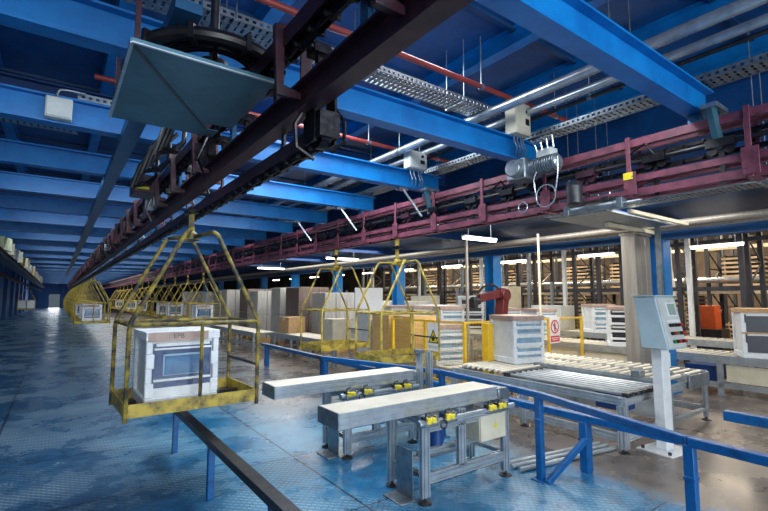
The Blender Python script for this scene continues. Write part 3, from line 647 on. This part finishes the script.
def bench(label, loc, L, wd, zt, f0, f1, ctrl):
    """L beam length, frame from f0 to f1 along x; zt top height; depth wd"""
    t = thing('transfer_bench', label, 'workbench', loc, 0, 'aluminium transfer benches')
    # long box beam of the bench
    prof = [(0, zt - .125), (.03, zt - .125), (.03, zt - .105), (wd - .03, zt - .105), (wd - .03, zt - .125), (wd, zt - .125), (wd, zt - .07), (wd - .008, zt - .066), (wd - .008, zt - .058), (wd, zt - .054), (wd, zt - .004), (0, zt - .004), (0, zt - .03), (.008, zt - .034), (.008, zt - .042), (0, zt - .046), (0, zt - .078), (.008, zt - .082), (.008, zt - .09), (0, zt - .094)]
    build('long_beam', MB().prism(prof, 'x', 0, L), 'alu', t)
    build('top_plate', MB().bx(0, L, .004, wd - .004, zt - .004, zt), 'pale', t, .002)
    build('end_cap', MB().bx(-.012, 0, -.002, wd + .002, zt - .13, zt + .002), 'galv', t, .003)
    build('end_cover', MB().prism([(0, zt - .02), (.12, zt - .02), (.17, zt - .06), (.17, zt - .12), (.12, zt - .17), (0, zt - .17)], 'y', -.02, wd * .5, (L, 0)), 'galv', t, .008)
    zb = zt - .13
    for x in (f0, f1):
        for y in (-.03, wd + .1):
            build('leg', MB().prism(P9, 'z', .05, zb, (x, y)), 'alu', t)
            build('foot', MB().lathe([(.06, 0), (.06, .012), (.03, .02), (.012, .03), (.012, .055)], (x, y, 0), 'z', 16), 'steel', t)
    build('mid_leg', MB().prism(P9, 'z', .22, zb, (f0 + (f1 - f0) * .42, -.03)), 'alu', t)
    for y in (-.03, wd + .1):
        build('lower_rail', MB().prism(P49, 'x', f0 + .045, f1 - .045, (y, .2)), 'alu', t)
        build('upper_rail', MB().prism(P49, 'x', f0 + .045, f1 - .045, (y, zb - .1)), 'alu', t)
    for x in (f0, f1):
        for z in (.22, zb - .06): build('cross_rail', MB().prism(P4, 'y', -.005, wd + .075, (x, z)), 'alu', t)
    build('middle_rail', MB().prism(P4, 'x', f0 + .045, f1 - .045, (.12, .36)), 'alu', t)
    build('foot_bracket', MB().bx(f0 - .06, f0 - .05, .06, wd - .04, .0, .42).bx(f0 - .2, f0 - .05, .04, wd - .02, 0, .012), 'galv', t, .004)
    build('slide_bar', MB().cyl((f0 - .1, -.13, zt - .165), (f1 + .02, -.13, zt - .165), .022, 14).cyl((f0 - .02, -.1, zt - .21), (f1 - .1, -.1, zt - .21), .014, 10), 'alu', t)
    build('slide_end', MB().lathe([(.03, -.03), (.034, -.02), (.034, .03), (.024, .04)], (f0 - .12, -.13, zt - .165), 'x', 16), 'galv', t)
    for x in (f0 - .02, f0 + .2, f1 - .3, f1 - .16): clampset(t, x, -.13, zt - .15)
    for x in (f0 + .05, f0 + .28, f1 - .22):
        build('slide_mount', MB().bx(x - .02, x + .02, -.12, .0, zt - .2, zt - .14), 'galv', t, .003)
    build('hose', MB().tube(arc((f0 + .1, -.17, zt - .19), .035, 0, 2 * PI, 14, 'y'), .007, 6), 'black', t)
    build('motor', MB().lathe([(.05, -.12), (.075, -.1), (.075, .1), (.05, .12)], (f0 + .34, .2, .46), 'z', 16).bx(f0 + .29, f0 + .39, .14, .2, .55, .62), 'motor', t)
    if ctrl:
        b_ = build('control_box', MB().bx(f1 - .42, f1 - .06, -.09, .1, .4, .66), 'cream', t, .008)
        build('box_lid', MB().bx(f1 - .415, f1 - .065, -.1, -.09, .405, .655), 'cream', b_, .003)
        build('warning_triangle', MB().prism([(f1 - .24, .51), (f1 - .18, .51), (f1 - .21, .565)], 'y', -.103, -.1), 'clamp', b_)
    return t
bench('long aluminium transfer bench in front, with the white control box below', (1.8, 3.07, 0), 1.82, .33, .86, .83, 1.88, True)
t = bench('long aluminium transfer bench behind the front one, without a control box', (1.83, 4.39, 0), 1.8, .33, .85, .83, 1.75, False)
for x in (3.66 - 1.79, 3.82 - 1.79): build('mast', MB().prism(P49, 'z', .0, 1.06, (x, -.03)), 'alu', t)
build('mast_head', MB().bx(1.83, 1.91, -.09, .03, 1.06, 1.1), 'galv', t, .004)
# floor conduits
for k, y in enumerate((3.0, 3.1, 3.19)):
    solo('floor_conduit', MB().cyl((0, 0, .025), (1.45, -.22, .025), .024, 10), 'alu', ['silver floor conduit from the front bench, nearest of three', 'silver floor conduit from the front bench, middle of three', 'silver floor conduit from the front bench, farthest of three'][k], 'conduit', (3.85, y, 0), 'floor conduits')

# ================================================================== ROLLER TABLE
t = thing('roller_table', 'aluminium roller table behind the blue handrail', 'roller table', (5.22, 2.62, 0))
zt = .61; W = 2.44; L = 2.75
for x in (.04, W * .52, W - .04):
    for y in (.04, L * .5, L - .04):
        build('leg', MB().prism(P99 if x < .1 else P9, 'z', .05, zt - .09, (x, y)), 'alu', t)
        build('foot', MB().lathe([(.06, 0), (.06, .012), (.02, .025), (.014, .055)], (x, y, 0), 'z', 14), 'steel', t)
for y in (.04, L * .5, L - .04): build('cross_beam', MB().prism(P49, 'x', 0, W, (y, zt - .05)), 'alu', t)
for x in (.04, W * .45, W - .04): build('long_rail', MB().prism(P49, 'y', 0, L, (x, zt - .04)), 'alu', t)
for y in (.04, L - .04): build('lower_rail', MB().prism(P49, 'x', .08, W * .5, (y, .16)).prism(P4, 'x', W * .55, W - .08, (y, .16)), 'alu', t)
build('lower_rail', MB().prism(P49, 'y', .08, L - .08, (.04, .16)), 'alu', t)
build('lower_rail', MB().prism(P49, 'y', .08, L - .08, (W - .04, .16)), 'alu', t)
for k in range(7): build('rod', MB().cyl((.12 + k * .13, -.02, zt + .03), (.12 + k * .13, L * .62, zt + .03), .022, 10), 'alu', t)
build('rod_carrier', MB().bx(.06, 1.0, -.02, .05, zt, zt + .05), 'steel', t, .004)
build('rod_carrier', MB().bx(.06, 1.0, L * .6, L * .63, zt, zt + .06), 'steel', t, .004)
for x0, x1 in ((1.12, 1.72), (1.8, 2.4)):
    for x in (x0, x1): build('side_rail', MB().prism(P49, 'y', 0, L, (x, zt + .045)), 'alu', t)
    for k in range(20): build('roller', MB().cyl((x0 + .03, .08 + k * .137, zt + .075), (x1 - .03, .08 + k * .137, zt + .075), .024, 10), 'pale', t)
for k in range(8): build('roller', MB().cyl((.1, L * .66 + k * .11, zt + .05), (1.02, L * .66 + k * .11, zt + .05), .024, 10), 'pale', t)
build('end_plate', MB().bx(1.72, 2.4, -.03, -.01, zt - .1, zt + .08), 'galv', t, .004)
build('stop_block', MB().bx(1.05, 1.2, .3, .42, zt + .08, zt + .17).bx(.98, 1.06, -.05, .04, zt - .02, zt + .06), 'galv', t, .006)
build('drive_box', MB().bx(1.0, 1.5, .5, .9, .22, .5), 'motor', t, .01)
build('cover_panel', MB().bx(1.3, 1.32, .1, L - .1, .15, zt - .1), 'greybox', t)
# appliance on the roller table
o1 = make_oven('packed_cooker', 'white foam-packed cooker on the far end of the roller table', 'cooker', W=.62, D=.62, H=.76, front='ovenpale', lid='cardlid', film=True, group='packed cookers', rows=3, slats=True)
o1.location = (6.3, 4.9, .685); o1.rotation_euler = (0, 0, math.radians(-12))
# ================================================================== CONTROL CONSOLE
t = thing('control_console', 'grey-blue control cabinet with red buttons on a white post', 'control console', (5.76, 2.44, 0), math.radians(-6))
build('base_plate', MB().bx(-.24, .24, -.2, .2, 0, .015), 'white', t, .003)
build('post', MB().bx(-.08, .08, -.06, .06, .015, 1.16), 'white', t, .008)
build('bolt', MB().lathe([(.018, 0), (.018, .03)], (-.19, -.15, .015), 'z', 6).lathe([(.018, 0), (.018, .03)], (.19, -.15, .015), 'z', 6).lathe([(.018, 0), (.018, .03)], (.19, .15, .015), 'z', 6).lathe([(.018, 0), (.018, .03)], (-.19, .15, .015), 'z', 6), 'steel', t)
cbp = [(-.2, 1.16), (.1, 1.16), (.17, 1.75), (-.08, 1.76)]
build('cabinet', MB().prism(cbp, 'x', -.2, .2), 'cabinet', t, .01)
build('hood', MB().bx(-.22, .22, -.11, .19, 1.757, 1.772), 'cabinet', t, .004)
fa = Matrix.Rotation(-math.atan2(.12, .6), 3, 'X')
def facept(u, v, d=.0):   # u along x, v 0..1 up the sloped front
    nrm = Vector((0, -.6, .12)).normalized()
    return Vector((u * .8, -.2 + .12 * v, 1.16 + .6 * v)) + nrm * d
fp = build('front_panel', MB().obox(facept(.0, .5, .006), (.37, .012, .57), fa), 'greybox', t, .003)
build('display', MB().obox(facept(.06, .74, .016), (.15, .012, .13), fa), 'screen', fp, .003)
build('display_bezel', MB().obox(facept(.06, .74, .013), (.18, .008, .16), fa), 'white', fp, .003)
for r_ in range(3):
    for k in range(5):
        p = facept(-.09 + k * .07, .44 - r_ * .15, .018); q = facept(-.09 + k * .07, .44 - r_ * .15, .04)
        mcol = ['signblack', 'redbtn', 'signblack', 'redbtn', 'grnbtn'][(k + 2 * r_) % 5] if r_ else ['signblack', 'steel', 'signblack', 'signblack', 'redbtn'][k]
        build('button', MB().cyl(p, q, .02, 12), mcol, fp)
build('tag_strip', MB().obox(facept(.05, .52, .0135), (.26, .004, .03), fa), 'white', fp)
build('side_note', MB().bx(.08, .1, -.06, .12, .94, 1.1), 'white', t, .003)
# ================================================================== STAINLESS PILLAR
t = thing('stainless_pillar', 'tall stainless panelled pillar behind the control cabinet', 'pillar', (8.58, 3.95, 0))
for k in range(3): build('panel', MB().bx(-.3 + .2 * k, -.105 + .2 * k, -.12, .12, 0, 2.86), 'stain', t, .01)
build('cap', MB().bx(-.32, .32, -.14, .14, 2.86, 2.9), 'stain', t, .004)
solo('thin_post', MB().bx(-.035, .035, -.035, .035, 0, 3.14), 'galv', 'thin galvanised post right of the stainless pillar', 'post', (8.3, 3.45, 0))
solo('thin_post', MB().cyl((0, 0, 0), (0, 0, 3.14), .026, 12), 'cream', 'thin cream post standing behind the white cooker', 'post', (8.55, 6.0, 0))
solo('thin_post', MB().cyl((0, 0, 0), (0, 0, 3.14), .036, 12), 'stain', 'thicker grey post left of the red robot arm', 'post', (7.6, 7.25, 0))
# ================================================================== CONVEYOR LINES ON THE RIGHT
def conveyor(label, x0, y0, wd, L, z, panels=True, rollers=80, legs=1.3, group='conveyor lines', m='alu'):
    t = thing('roller_conveyor', label, 'conveyor', (x0, y0, 0), 0, group)
    for x in (0, wd): build('side_rail', MB().prism(slot(.05, .14, nw=1, nh=3), 'y', 0, L, (x, z - .06)), m, t)
    k = int(L / legs) + 1
    for i in range(k):
        y = .06 + i * (L - .12) / max(k - 1, 1)
        for x in (0, wd): build('leg', MB().prism(P49, 'z', 0, z - .13, (x, y)).bx(x - .05, x + .05, y - .06, y + .06, 0, .012), m, t)
        build('cross_tie', MB().prism(P4, 'x', .02, wd - .02, (y, .18)), m, t)
    build('lower_rail', MB().prism(P49, 'y', .05, L - .05, (0, .18)), m, t)
    nr = min(rollers, int(L / .14))
    for i in range(nr): build('roller', MB().cyl((.02, .1 + i * (L - .2) / nr, z - .015), (wd - .02, .1 + i * (L - .2) / nr, z - .015), .026, 8), 'pale', t)
    if panels:
        for i in range(k - 1):
            if i % 3 == 2: continue
            y = .06 + i * (L - .12) / (k - 1)
            build('cover_panel', MB().bx(.03, .06, y + .08, y + (L - .12) / (k - 1) - .08, .24, z - .15), 'cream', t, .004)
        build('drive', MB().bx(.1, wd - .1, L * .3, L * .3 + .5, .2, z - .2), 'motor', t, .01)
    return t
conveyor('long roller conveyor line with cream covers behind the stainless pillar', 9.75, .4, .95, 9.5, .69)
conveyor('second roller conveyor further back at the right under the strip lamps', 11.6, .6, .8, 7, .8, False)
conveyor('low roller conveyor inside the yellow fence behind the cartons', 5.85, 5.75, .8, 2.95, .45, False)
conveyor('long low conveyor behind the two empty cages', 5.7, 10.0, .8, 3.9, .62, False)
conveyor('low conveyor beyond the rail, left of the long low one', 5.2, 14.3, .7, 5, .6, False)
conveyor('raised conveyor carrying wrapped packs behind the fence', 7.6, 7.8, .75, 4.6, .75, True)
c1 = make_oven('packed_cooker', 'foam-slatted cooker with dark gaps on the line beside the stainless pillar', 'cooker', W=.72, D=.62, H=.86, front='steel', lid='cardlid', film=False, group='packed cookers', rows=2, slats=True)
c1.location = (10.2, 5.0, .69); c1.rotation_euler = (0, 0, math.radians(-58))
c2 = make_oven('packed_cooker', 'dark-fronted white cooker with brown lid at the right edge of the picture', 'cooker', W=.86, D=.64, H=.86, front='darkglass', lid='card', film=False, group='packed cookers', rows=2)
c2.location = (10.22, 2.55, .69); c2.rotation_euler = (0, 0, math.radians(-62))
build('middle_band', MB().bx(-.43, .43, -.325, -.31, .42, .45), 'card', c2)
for k, (x, y, lab) in enumerate(((10.2, 7.2, 'wrapped cooker on the right line behind the cream post'), (10.2, 8.3, 'wrapped cooker on the right line, second past the cream post'), (12.0, 6.6, 'wrapped cooker on the back conveyor under the strip lamps'),
        (8.0, 8.3, 'wrapped cooker on the raised conveyor, nearest of its row'), (8.0, 9.3, 'wrapped cooker on the raised conveyor, second of its row'), (8.0, 10.4, 'wrapped cooker on the raised conveyor, third of its row'), (6.25, 6.6, 'wrapped white cooker inside the yellow fence beside the thick yellow post'))):
    dup(o1, (x, y, .69 if x > 10 and x < 11 else (.8 if x > 11 else (.75 if x > 7 else .46))), lab, math.radians(R.uniform(-40, -10)))
tallw = make_oven('packed_cooker', 'tall stacked white foam packs seen behind the robot arm', 'cooker', W=.7, D=.6, H=1.1, front='steel', lid='foam', film=False, group='packed cookers', rows=4, slats=True)
tallw.location = (10.3, 9.7, .69); tallw.rotation_euler = (0, 0, math.radians(-40))

# ================================================================== YELLOW FENCE + SIGNS
def fence(label, loc, L, H, axis, mids=()):
    t = thing('safety_fence', label, 'fence', loc, 0 if axis == 'x' else PI / 2, 'yellow safety fence')
    n_ = max(1, round(L / 1.1))
    for i in range(n_ + 1): build('post', MB().bx(i * L / n_ - .025, i * L / n_ + .025, -.025, .025, 0, H), 'yelbright', t, .004)
    for z in (.28, H - .02): build('rail', MB().bx(0, L, -.016, .016, z - .016, z + .016), 'yelbright', t)
    for i in range(n_): build('mesh_panel', MB().bx(i * L / n_ + .03, (i + 1) * L / n_ - .03, -.004, .004, .3, H - .04), 'mesh', t)
    return t
fence('yellow safety fence in front of the tan carton, running back from the corner', (5.6, 5.42, 0), 2.0, 1.33, 'y')
fence('yellow safety fence behind the white cooker, running right to the line', (5.66, 5.48, 0), 3.6, 1.33, 'x')
solo('yellow_post', MB().bx(-.07, .07, -.07, .07, 0, 1.3).bx(-.12, .12, -.12, .12, 0, .015), 'yelbright', 'thick yellow post beside the white cooker on the roller table', 'post', (5.98, 5.25, 0), None, .008)
t = thing('warning_sign', 'white sign with yellow warning triangle on the yellow fence', 'sign', (5.56, 6.15, .78))
build('board', MB().bx(-.008, 0, -.17, .17, 0, .5), 'white', t, .002)
build('triangle_border', MB().prism([(-.14, .14), (.14, .14), (0, .39)], 'x', -.0095, -.008), 'signblack', t)
build('triangle', MB().prism([(-.105, .16), (.105, .16), (0, .345)], 'x', -.011, -.0095), 'clamp', t)
build('flame_symbol', MB().prism([(-.03, .18), (.03, .18), (.042, .215), (.012, .28), (.006, .25), (-.012, .3), (-.042, .215)], 'x', -.0125, -.011), 'signblack', t)
build('backing_stripe', MB().bx(-.0095, -.008, -.13, .13, .05, .1), 'greybox', t)
t = thing('prohibition_sign', 'white sign with red no-entry figure circle on the yellow fence', 'sign', (8.22, 5.45, .82))
build('board', MB().bx(-.17, .17, -.008, 0, 0, .52), 'white', t, .002)
ringm = MB(); k = 28
for i in range(k):
    a0, a1 = 2 * PI * i / k, 2 * PI * (i + 1) / k
    ringm.prism([(.14 * math.cos(a0), .33 + .14 * math.sin(a0)), (.14 * math.cos(a1), .33 + .14 * math.sin(a1)), (.108 * math.cos(a1), .33 + .108 * math.sin(a1)), (.108 * math.cos(a0), .33 + .108 * math.sin(a0))], 'y', -.0095, -.008)
ringm.prism([(-.09, .405), (-.075, .42), (.09, .255), (.075, .24)], 'y', -.011, -.0095)
build('red_circle', ringm, 'signred', t)
build('figure_symbol', MB().bx(-.025, .025, -.0092, -.008, .29, .38).bx(-.025, -.005, -.0092, -.008, .24, .29).bx(.008, .028, -.0092, -.008, .24, .29).lathe([(.02, -.0092), (.02, -.008)], (0, 0, .405), 'y', 14).bx(-.06, -.025, -.0092, -.008, .34, .36), 'signblack', t)
build('red_band', MB().bx(-.15, .15, -.0095, -.008, .03, .15), 'signred', t)
build('band_line', MB().bx(-.12, .12, -.0108, -.0095, .1, .115).bx(-.1, .1, -.0108, -.0095, .065, .08), 'white', t)

# ================================================================== CARTONS, PACKS
def carton(label, loc, sx, sy, sz, m='card', rz=0, group='cartons behind the fence', tape=True):
    t = thing('carton', label, 'carton', loc, rz, group)
    build('box', MB().bx(-sx / 2, sx / 2, -sy / 2, sy / 2, 0, sz), m, t, .006)
    build('tape', MB().bx(-sx / 2 - .002, sx / 2 + .002, -.035, .035, sz - .1, sz + .002), 'pale', t)
    return t
carton('large tan carton standing behind the yellow fence corner', (6.28, 7.55, .45), .7, .6, .9, 'ply')
carton('second large tan carton behind the first, inside the fence', (6.28, 8.35, .45), .7, .6, .9, 'ply', .05)
carton('low cream carton on the long low conveyor behind the empty cages', (6.1, 10.6, .62), .6, .5, .55, 'cream', .1)
carton('brown carton farther back on the long low conveyor', (6.1, 13.4, .62), .6, .6, .5, 'card', .1)
t = thing('open_cabinet', 'white appliance with its tall white lid panel raised, behind the empty cages', 'appliance', (6.35, 9.3, 0))
build('body', MB().bx(-.3, .3, -.3, .3, .1, 1.35), 'white', t, .01)
build('raised_panel', MB().bx(-.42, .42, .1, .14, 1.37, 1.98), 'foam', t, .01)
build('front_glass', MB().bx(-.2, .2, -.31, -.3, .5, 1.2), 'ovenpale', t, .004)
build('foot', MB().bx(-.28, .28, -.28, .28, 0, .1), 'steel', t)
def pack(label, loc, sx, sy, sz, m, rz=0, group='wrapped appliance stacks'):
    t = thing('wrapped_stack', label, 'wrapped stack', loc, rz, group)
    pb = MB()
    for i in range(3): pb.bx(-sx / 2, sx / 2, -sy / 2 + i * (sy - .1) / 2, -sy / 2 + i * (sy - .1) / 2 + .1, 0, .1)
    pb.bx(-sx / 2, sx / 2, -sy / 2, sy / 2, .1, .13); build('pallet', pb, 'ply', t)
    st = MB(); k = 2 if sx < 1.2 else 3
    for i in range(k):
        for j in range(2): st.bx(-sx / 2 + i * sx / k + .01, -sx / 2 + (i + 1) * sx / k - .01, -sy / 2 + .02, sy / 2 - .02, .13 + j * (sz - .13) / 2, .13 + (j + 1) * (sz - .13) / 2 - .015)
    build('load', st, m, t, .01)
    build('film', MB().bx(-sx / 2 - .01, sx / 2 + .01, -sy / 2, sy / 2, .13, sz + .005), 'film', t)
    return t
specs = [(7.4, 13.0, 1.2, 1.0, 1.9, 'wrapgrey'), (7.2, 14.6, 1.2, 1.0, 2.1, 'wrapbrown'), (7.2, 16.0, 1.2, 1.0, 2.1, 'wrapgrey'), (7.0, 17.8, 1.2, 1.0, 2.0, 'wrapgrey'), (7.2, 19.6, 1.2, 1.0, 2.1, 'wrapbrown'), (6.9, 21.4, 1.2, 1.0, 2.1, 'wrapgrey'),
         (7.1, 23.3, 1.2, 1.0, 2.1, 'wrapgrey'), (7.0, 25.3, 1.2, 1.0, 2.0, 'foam'), (7.1, 27.5, 1.2, 1.0, 2.1, 'wrapgrey'), (7.0, 30, 1.2, 1.0, 2.1, 'foam'), (8.6, 13.2, 1.1, 1.0, 1.9, 'wrapbrown'), (8.6, 15.0, 1.1, 1, 1.8, 'foam'), (10.3, 11.2, 1.1, 1, 1.5, 'foam'), (10.4, 12.8, 1.1, 1, 1.6, 'wrapgrey'), (10.4, 14.6, 1.1, 1, 1.6, 'foam')]
nm = {'wrapgrey': 'grey film-wrapped', 'wrapbrown': 'brown film-wrapped', 'foam': 'white foam-packed'}
cnt = {}
for i, (x, y, sx, sy, sz, m_) in enumerate(specs):
    row = 'nearer row' if x < 8 else ('middle row' if x < 9.5 else 'row under the girder'); k = (m_, row); cnt[k] = cnt.get(k, 0) + 1
    pack('%s stack on a pallet, %s of its colour in the %s' % (nm[m_], ORD[cnt[k] - 1], row), (x, y, 0), sx, sy, sz, m_, R.uniform(-.06, .06))
# ================================================================== ROBOT ARM
t = thing('robot_arm', 'dark red industrial robot arm behind the fence', 'robot arm', (8.75, 7.3, 0))
build('pedestal', MB().lathe([(.3, 0), (.3, .06), (.2, .1), (.18, .8), (.26, .84), (.26, .95)], (0, 0, 0), 'z', 20), 'robot', t)
build('lower_arm', MB().bar((0, 0, .95), (.08, -.05, 1.75), .2, .26).lathe([(.17, -.16), (.17, .16)], (0, 0, 1.02), 'y', 18).lathe([(.15, -.15), (.15, .15)], (.08, -.05, 1.8), 'y', 18), 'robot', t, .02)
build('fore_arm', MB().bar((.08, -.05, 1.85), (-.62, .1, 1.72), .18, .2).lathe([(.12, -.1), (.14, -.05), (.14, .2), (.09, .26)], (.02, -.04, 1.84), 'x', 16), 'robot', t, .02)
build('wrist', MB().lathe([(.09, -.14), (.1, -.1), (.1, .08), (.06, .1)], (-.7, .1, 1.66), 'x', 14).bx(-.86, -.74, .0, .2, 1.5, 1.7), 'steel', t, .01)
build('cable_hose', MB().tube([(.12, .08, 1.95), (-.1, .1, 2.06), (-.4, .14, 2.0), (-.6, .14, 1.84)], .03, 8), 'black', t)

# ================================================================== STRIP LAMPS
def lamp(label, loc, L=1.25, axis='y'):
    t = thing('strip_lamp', label, 'strip lamp', loc, 0 if axis == 'y' else PI / 2, 'fluorescent strip lamps')
    build('housing', MB().prism([(-.05, .0), (.05, .0), (.035, .035), (-.035, .035)], 'y', -L / 2, L / 2), 'white', t)
    build('tube', MB().cyl((-.025, -L / 2 + .02, -.018), (-.025, L / 2 - .02, -.018), .018, 8).cyl((.025, -L / 2 + .02, -.018), (.025, L / 2 - .02, -.018), .018, 8), 'tube', t)
    build('suspension', MB().cyl((0, -L * .35, .035), (0, -L * .35, 3.36 - loc[2]), .006, 6).cyl((0, L * .35, .035), (0, L * .35, 3.36 - loc[2]), .006, 6), 'galv', t)
    return t
for i in range(10):
    lamp('lit strip lamp over the conveyor line, %s one from the right edge' % ORD[i], (11.1, 3.5 + 2.6 * i, 2.82), .95)
lamp('lit strip lamp above the crimson track edge, left of the pillar', (6.5, 5.85, 2.86), .9, 'x')
lamp('lit strip lamp behind the empty cages under the deck', (7.4, 12.5, 2.98), 1.2, 'x')
lamp('lit strip lamp deep under the deck above the wrapped stacks', (7.4, 18.5, 2.98), 1.2, 'x')

# ================================================================== RACKS AT THE BACK
def storage_rack(label, loc, H=4.3, W_=1.0, m='rack'):
    t = thing('storage_rack', label, 'rack', loc, 0, 'storage rack frames')
    for x in (0, W_): build('upright', MB().prism([(x - .05, -.05), (x + .05, -.05), (x + .05, .05), (x + .03, .05), (x + .03, -.03), (x - .03, -.03), (x - .03, .05), (x - .05, .05)], 'z', 0, H).bx(x - .08, x + .08, -.08, .08, 0, .01), m, t)
    b_ = MB(); z = .2; s = 0
    while z < H - .6:
        b_.bar((0 if s else W_, 0, z), (W_ if s else 0, 0, z + .6), .03, .03); b_.bar((0, 0, z), (W_, 0, z), .03, .03); z += .6; s = 1 - s
    build('lattice', b_, m, t); return t
rf = storage_rack('lattice storage rack in the front rack row, rightmost', (13.0, .6, 0))
for i in range(1, 14): dup(rf, (13.0, .6 + 1.45 * i, 0), 'lattice storage rack in the front rack row, %s from the right' % ORD[i])
for i in range(14): dup(rf, (16.0, .2 + 1.7 * i, 0), 'lattice storage rack in the rear rack row, %s from the right' % ORD[i])
def crate(label, loc, k=9):
    t = thing('slatted_crate', label, 'crate', loc, 0, 'slatted crates in the racks')
    H_ = k * .13
    build('core', MB().bx(-.36, .36, -.44, .44, .12, .1 + H_), 'rack', t)
    b_ = MB()
    for i in range(k): b_.bx(-.42, -.37, -.5, .5, .12 + i * .13, .12 + i * .13 + .06).bx(-.42, .42, -.5, -.45, .12 + i * .13, .12 + i * .13 + .06)
    for x, y in ((-.36, -.44), (-.36, .43), (.4, -.44)): b_.bx(x - .02, x + .02, y - .02, y + .02, .1, .1 + H_)
    build('slat', b_, 'tray', t)
    build('skid', MB().bx(-.42, .42, -.5, .5, 0, .12), 'steel', t); return t
ts = crate('beige slatted crate in the front rack row, rightmost', (13.6, 1.35, 0), 13)
tl = crate('low beige slatted crate in the front rack row, second from the right', (13.6, 2.8, 0), 7)
for i in range(2, 12):
    if i % 4 != 2: dup(ts if i % 2 else tl, (13.6, 1.35 + 1.45 * i, 0), '%s in the front rack row, bay %s from the right' % ('tall beige slatted crate' if i % 2 else 'low beige slatted crate', ORD[i]))
for i in range(11):
    if i % 3 != 1: dup(ts if i % 2 else tl, (16.6, 1.1 + 1.7 * i, 0), '%s in the rear rack row, bay %s from the right' % ('tall beige slatted crate' if i % 2 else 'low beige slatted crate', ORD[i]))
for i in range(11):
    if i % 3 != 0: dup(tl, (16.6, 1.1 + 1.7 * i, 1.96), 'low beige slatted crate on the rear rack shelf, bay %s from the right' % ORD[i])
solo('rack_shelf', MB().bx(0, 1.1, 0, 22, 0, .05), 'rack', 'long grey shelf of the rear racks carrying low crates', 'shelf', (16.02, .2, 1.9))
for i in range(12): dup(rf, (18.9, 1.0 + 1.6 * i, 0), 'lattice storage rack in the third row against the warm wall, %s from the right' % ORD[i])
for i in range(7):
    t = thing('machine_cabinet', 'pale machine cabinet in front of the racks, %s one left of the orange cabinet' % ORD[i], 'machine', (12.15 + .15 * (i % 2), 8.1 + 2.0 * i, 0), 0, 'pale machine cabinets')
    hh = (1.5, 2.1, 1.3, 1.8, 1.6, 2.2, 1.4)[i]
    build('body', MB().bx(-.35, .35, -.5, .5, 0, hh), ['greybox', 'cream', 'steel'][i % 3], t, .01)
    build('door', MB().bx(-.36, -.35, -.42, .42, .15, hh - .12), ['cream', 'white', 'cream'][i % 3], t, .004)
    build('window', MB().bx(-.365, -.36, -.25, .25, hh * .5, hh * .75), 'aludark', t)
    build('mast', MB().bx(-.04, .04, -.04, .04, hh, hh + .7), 'galv', t)
for k, z in enumerate((.28, 1.95, 3.1)):
    solo('rack_beam', MB().bx(-.03, .03, 0, 18.9, -.05, .05), 'rack' if k else 'orange', ['orange lowest beam along the front racks', 'grey middle beam along the front racks', 'grey top beam along the front racks'][k], 'rack beam', (13.0, .6, z - (.06 if k == 0 else 0)), 'rack beams')
for k, z in enumerate((1.9, 3.2)):
    solo('rack_beam', MB().bx(-.04, .01, 0, 22, -.05, .05), 'cream', ['pale lower beam along the rear racks', 'pale upper beam along the rear racks'][k], 'rack beam', (16, .2, z), 'rack beams')
solo('orange_cabinet', MB().bx(-.24, .24, -.24, .24, 0, .65).bx(-.21, .21, -.25, -.24, .05, .6), 'orange', 'orange cabinet standing in front of the racks at right', 'cabinet', (15.2, 5.1, .85), None, .01)
solo('plinth', MB().bx(-.3, .3, -.4, .4, 0, .85), 'steel', 'dark plinth under the orange cabinet', 'plinth', (15.2, 5.1, 0), None, .01)
solo('white_chute', MB().prism([(-.2, 1.2), (.2, 1.2), (.28, 2.0), (.12, 2.6), (.12, 3.3), (-.12, 3.3), (-.12, 2.6), (-.28, 2.0)], 'y', -.2, .2).bx(-.05, .05, -.05, .05, 0, 1.2), 'white', 'white chute standing among the racks left of the orange cabinet', 'chute', (14.7, 6.0, 0), None, .02)
solo('rack_pipe', MB().cyl((0, 0, 0), (0, 20, 0), .09, 14), 'duct', 'silver horizontal pipe in front of the rear racks', 'pipe', (15.85, 4, 2.25))
for k in range(16):
    x, y = 12.6 + R.uniform(-.1, .3), 2.4 + k * 1.13
    solo('rack_post', MB().bx(-.05, .05, -.05, .05, 0, 3.3), ['galv', 'rack', 'white'][k % 3], 'slim post in front of the racks, %s one from the right edge' % ORD[k], 'post', (x, y, 0), 'slim posts before the racks')

# ================================================================== FAR LEFT
solo('upper_conveyor', MB().prism(ibeam(.3, .16, .02, .2), 'y', 13, 60), 'steel', 'dark overhead conveyor beam along the far left', 'conveyor', (-1.25, 0, 2.74))
solo('lower_track', MB().prism(ibeam(.1, .14, .014, .012), 'y', 14, 88), 'maroon', 'lower dark overhead track along the far left wall', 'conveyor track', (-1.95, 0, 2.62))
for i in range(20):
    y = 14.6 + i * 1.7; h_ = R.uniform(.3, .46)
    b_ = MB().bx(-.2, .2, -.35, .35, 0, h_).bx(-.205, .205, -.04, .04, h_ * .5, h_ + .004)
    solo('carton', b_, ['carton', 'cream', 'greybox', 'carton', 'card'][i % 5], 'pale carton on the far left overhead conveyor, %s from the near end' % ORD[i], 'carton', (-1.25, y, 2.9), 'cartons on the overhead conveyor', .01, R.uniform(-.2, .2))
dup(cage_short, (-1.95, 46, CZ), 'far hanging cage at the left side of the aisle, carrying white packs', .05)
for k in range(2): solo('white_pack', MB().bx(-.25, .25, -.35, .35, 0, .68).bx(-.27, .27, -.03, .03, .3, .36), 'foam', ['left white pack in the far cage at the left of the aisle', 'right white pack in the far cage at the left of the aisle'][k], 'pack', (-2.21 + k * .53, 46, CZ + .02), 'packs in the far left cage', .02)
bp_ = MB().bx(-.12, .12, -.12, .12, 0, 4.7)
for i in range(9): solo('wall_post', bp_, 'beamdark', 'dark blue post along the left wall, %s from the near end' % ORD[i], 'post', (-3.3, 20 + 6.5 * i, 0), 'posts along the left wall')
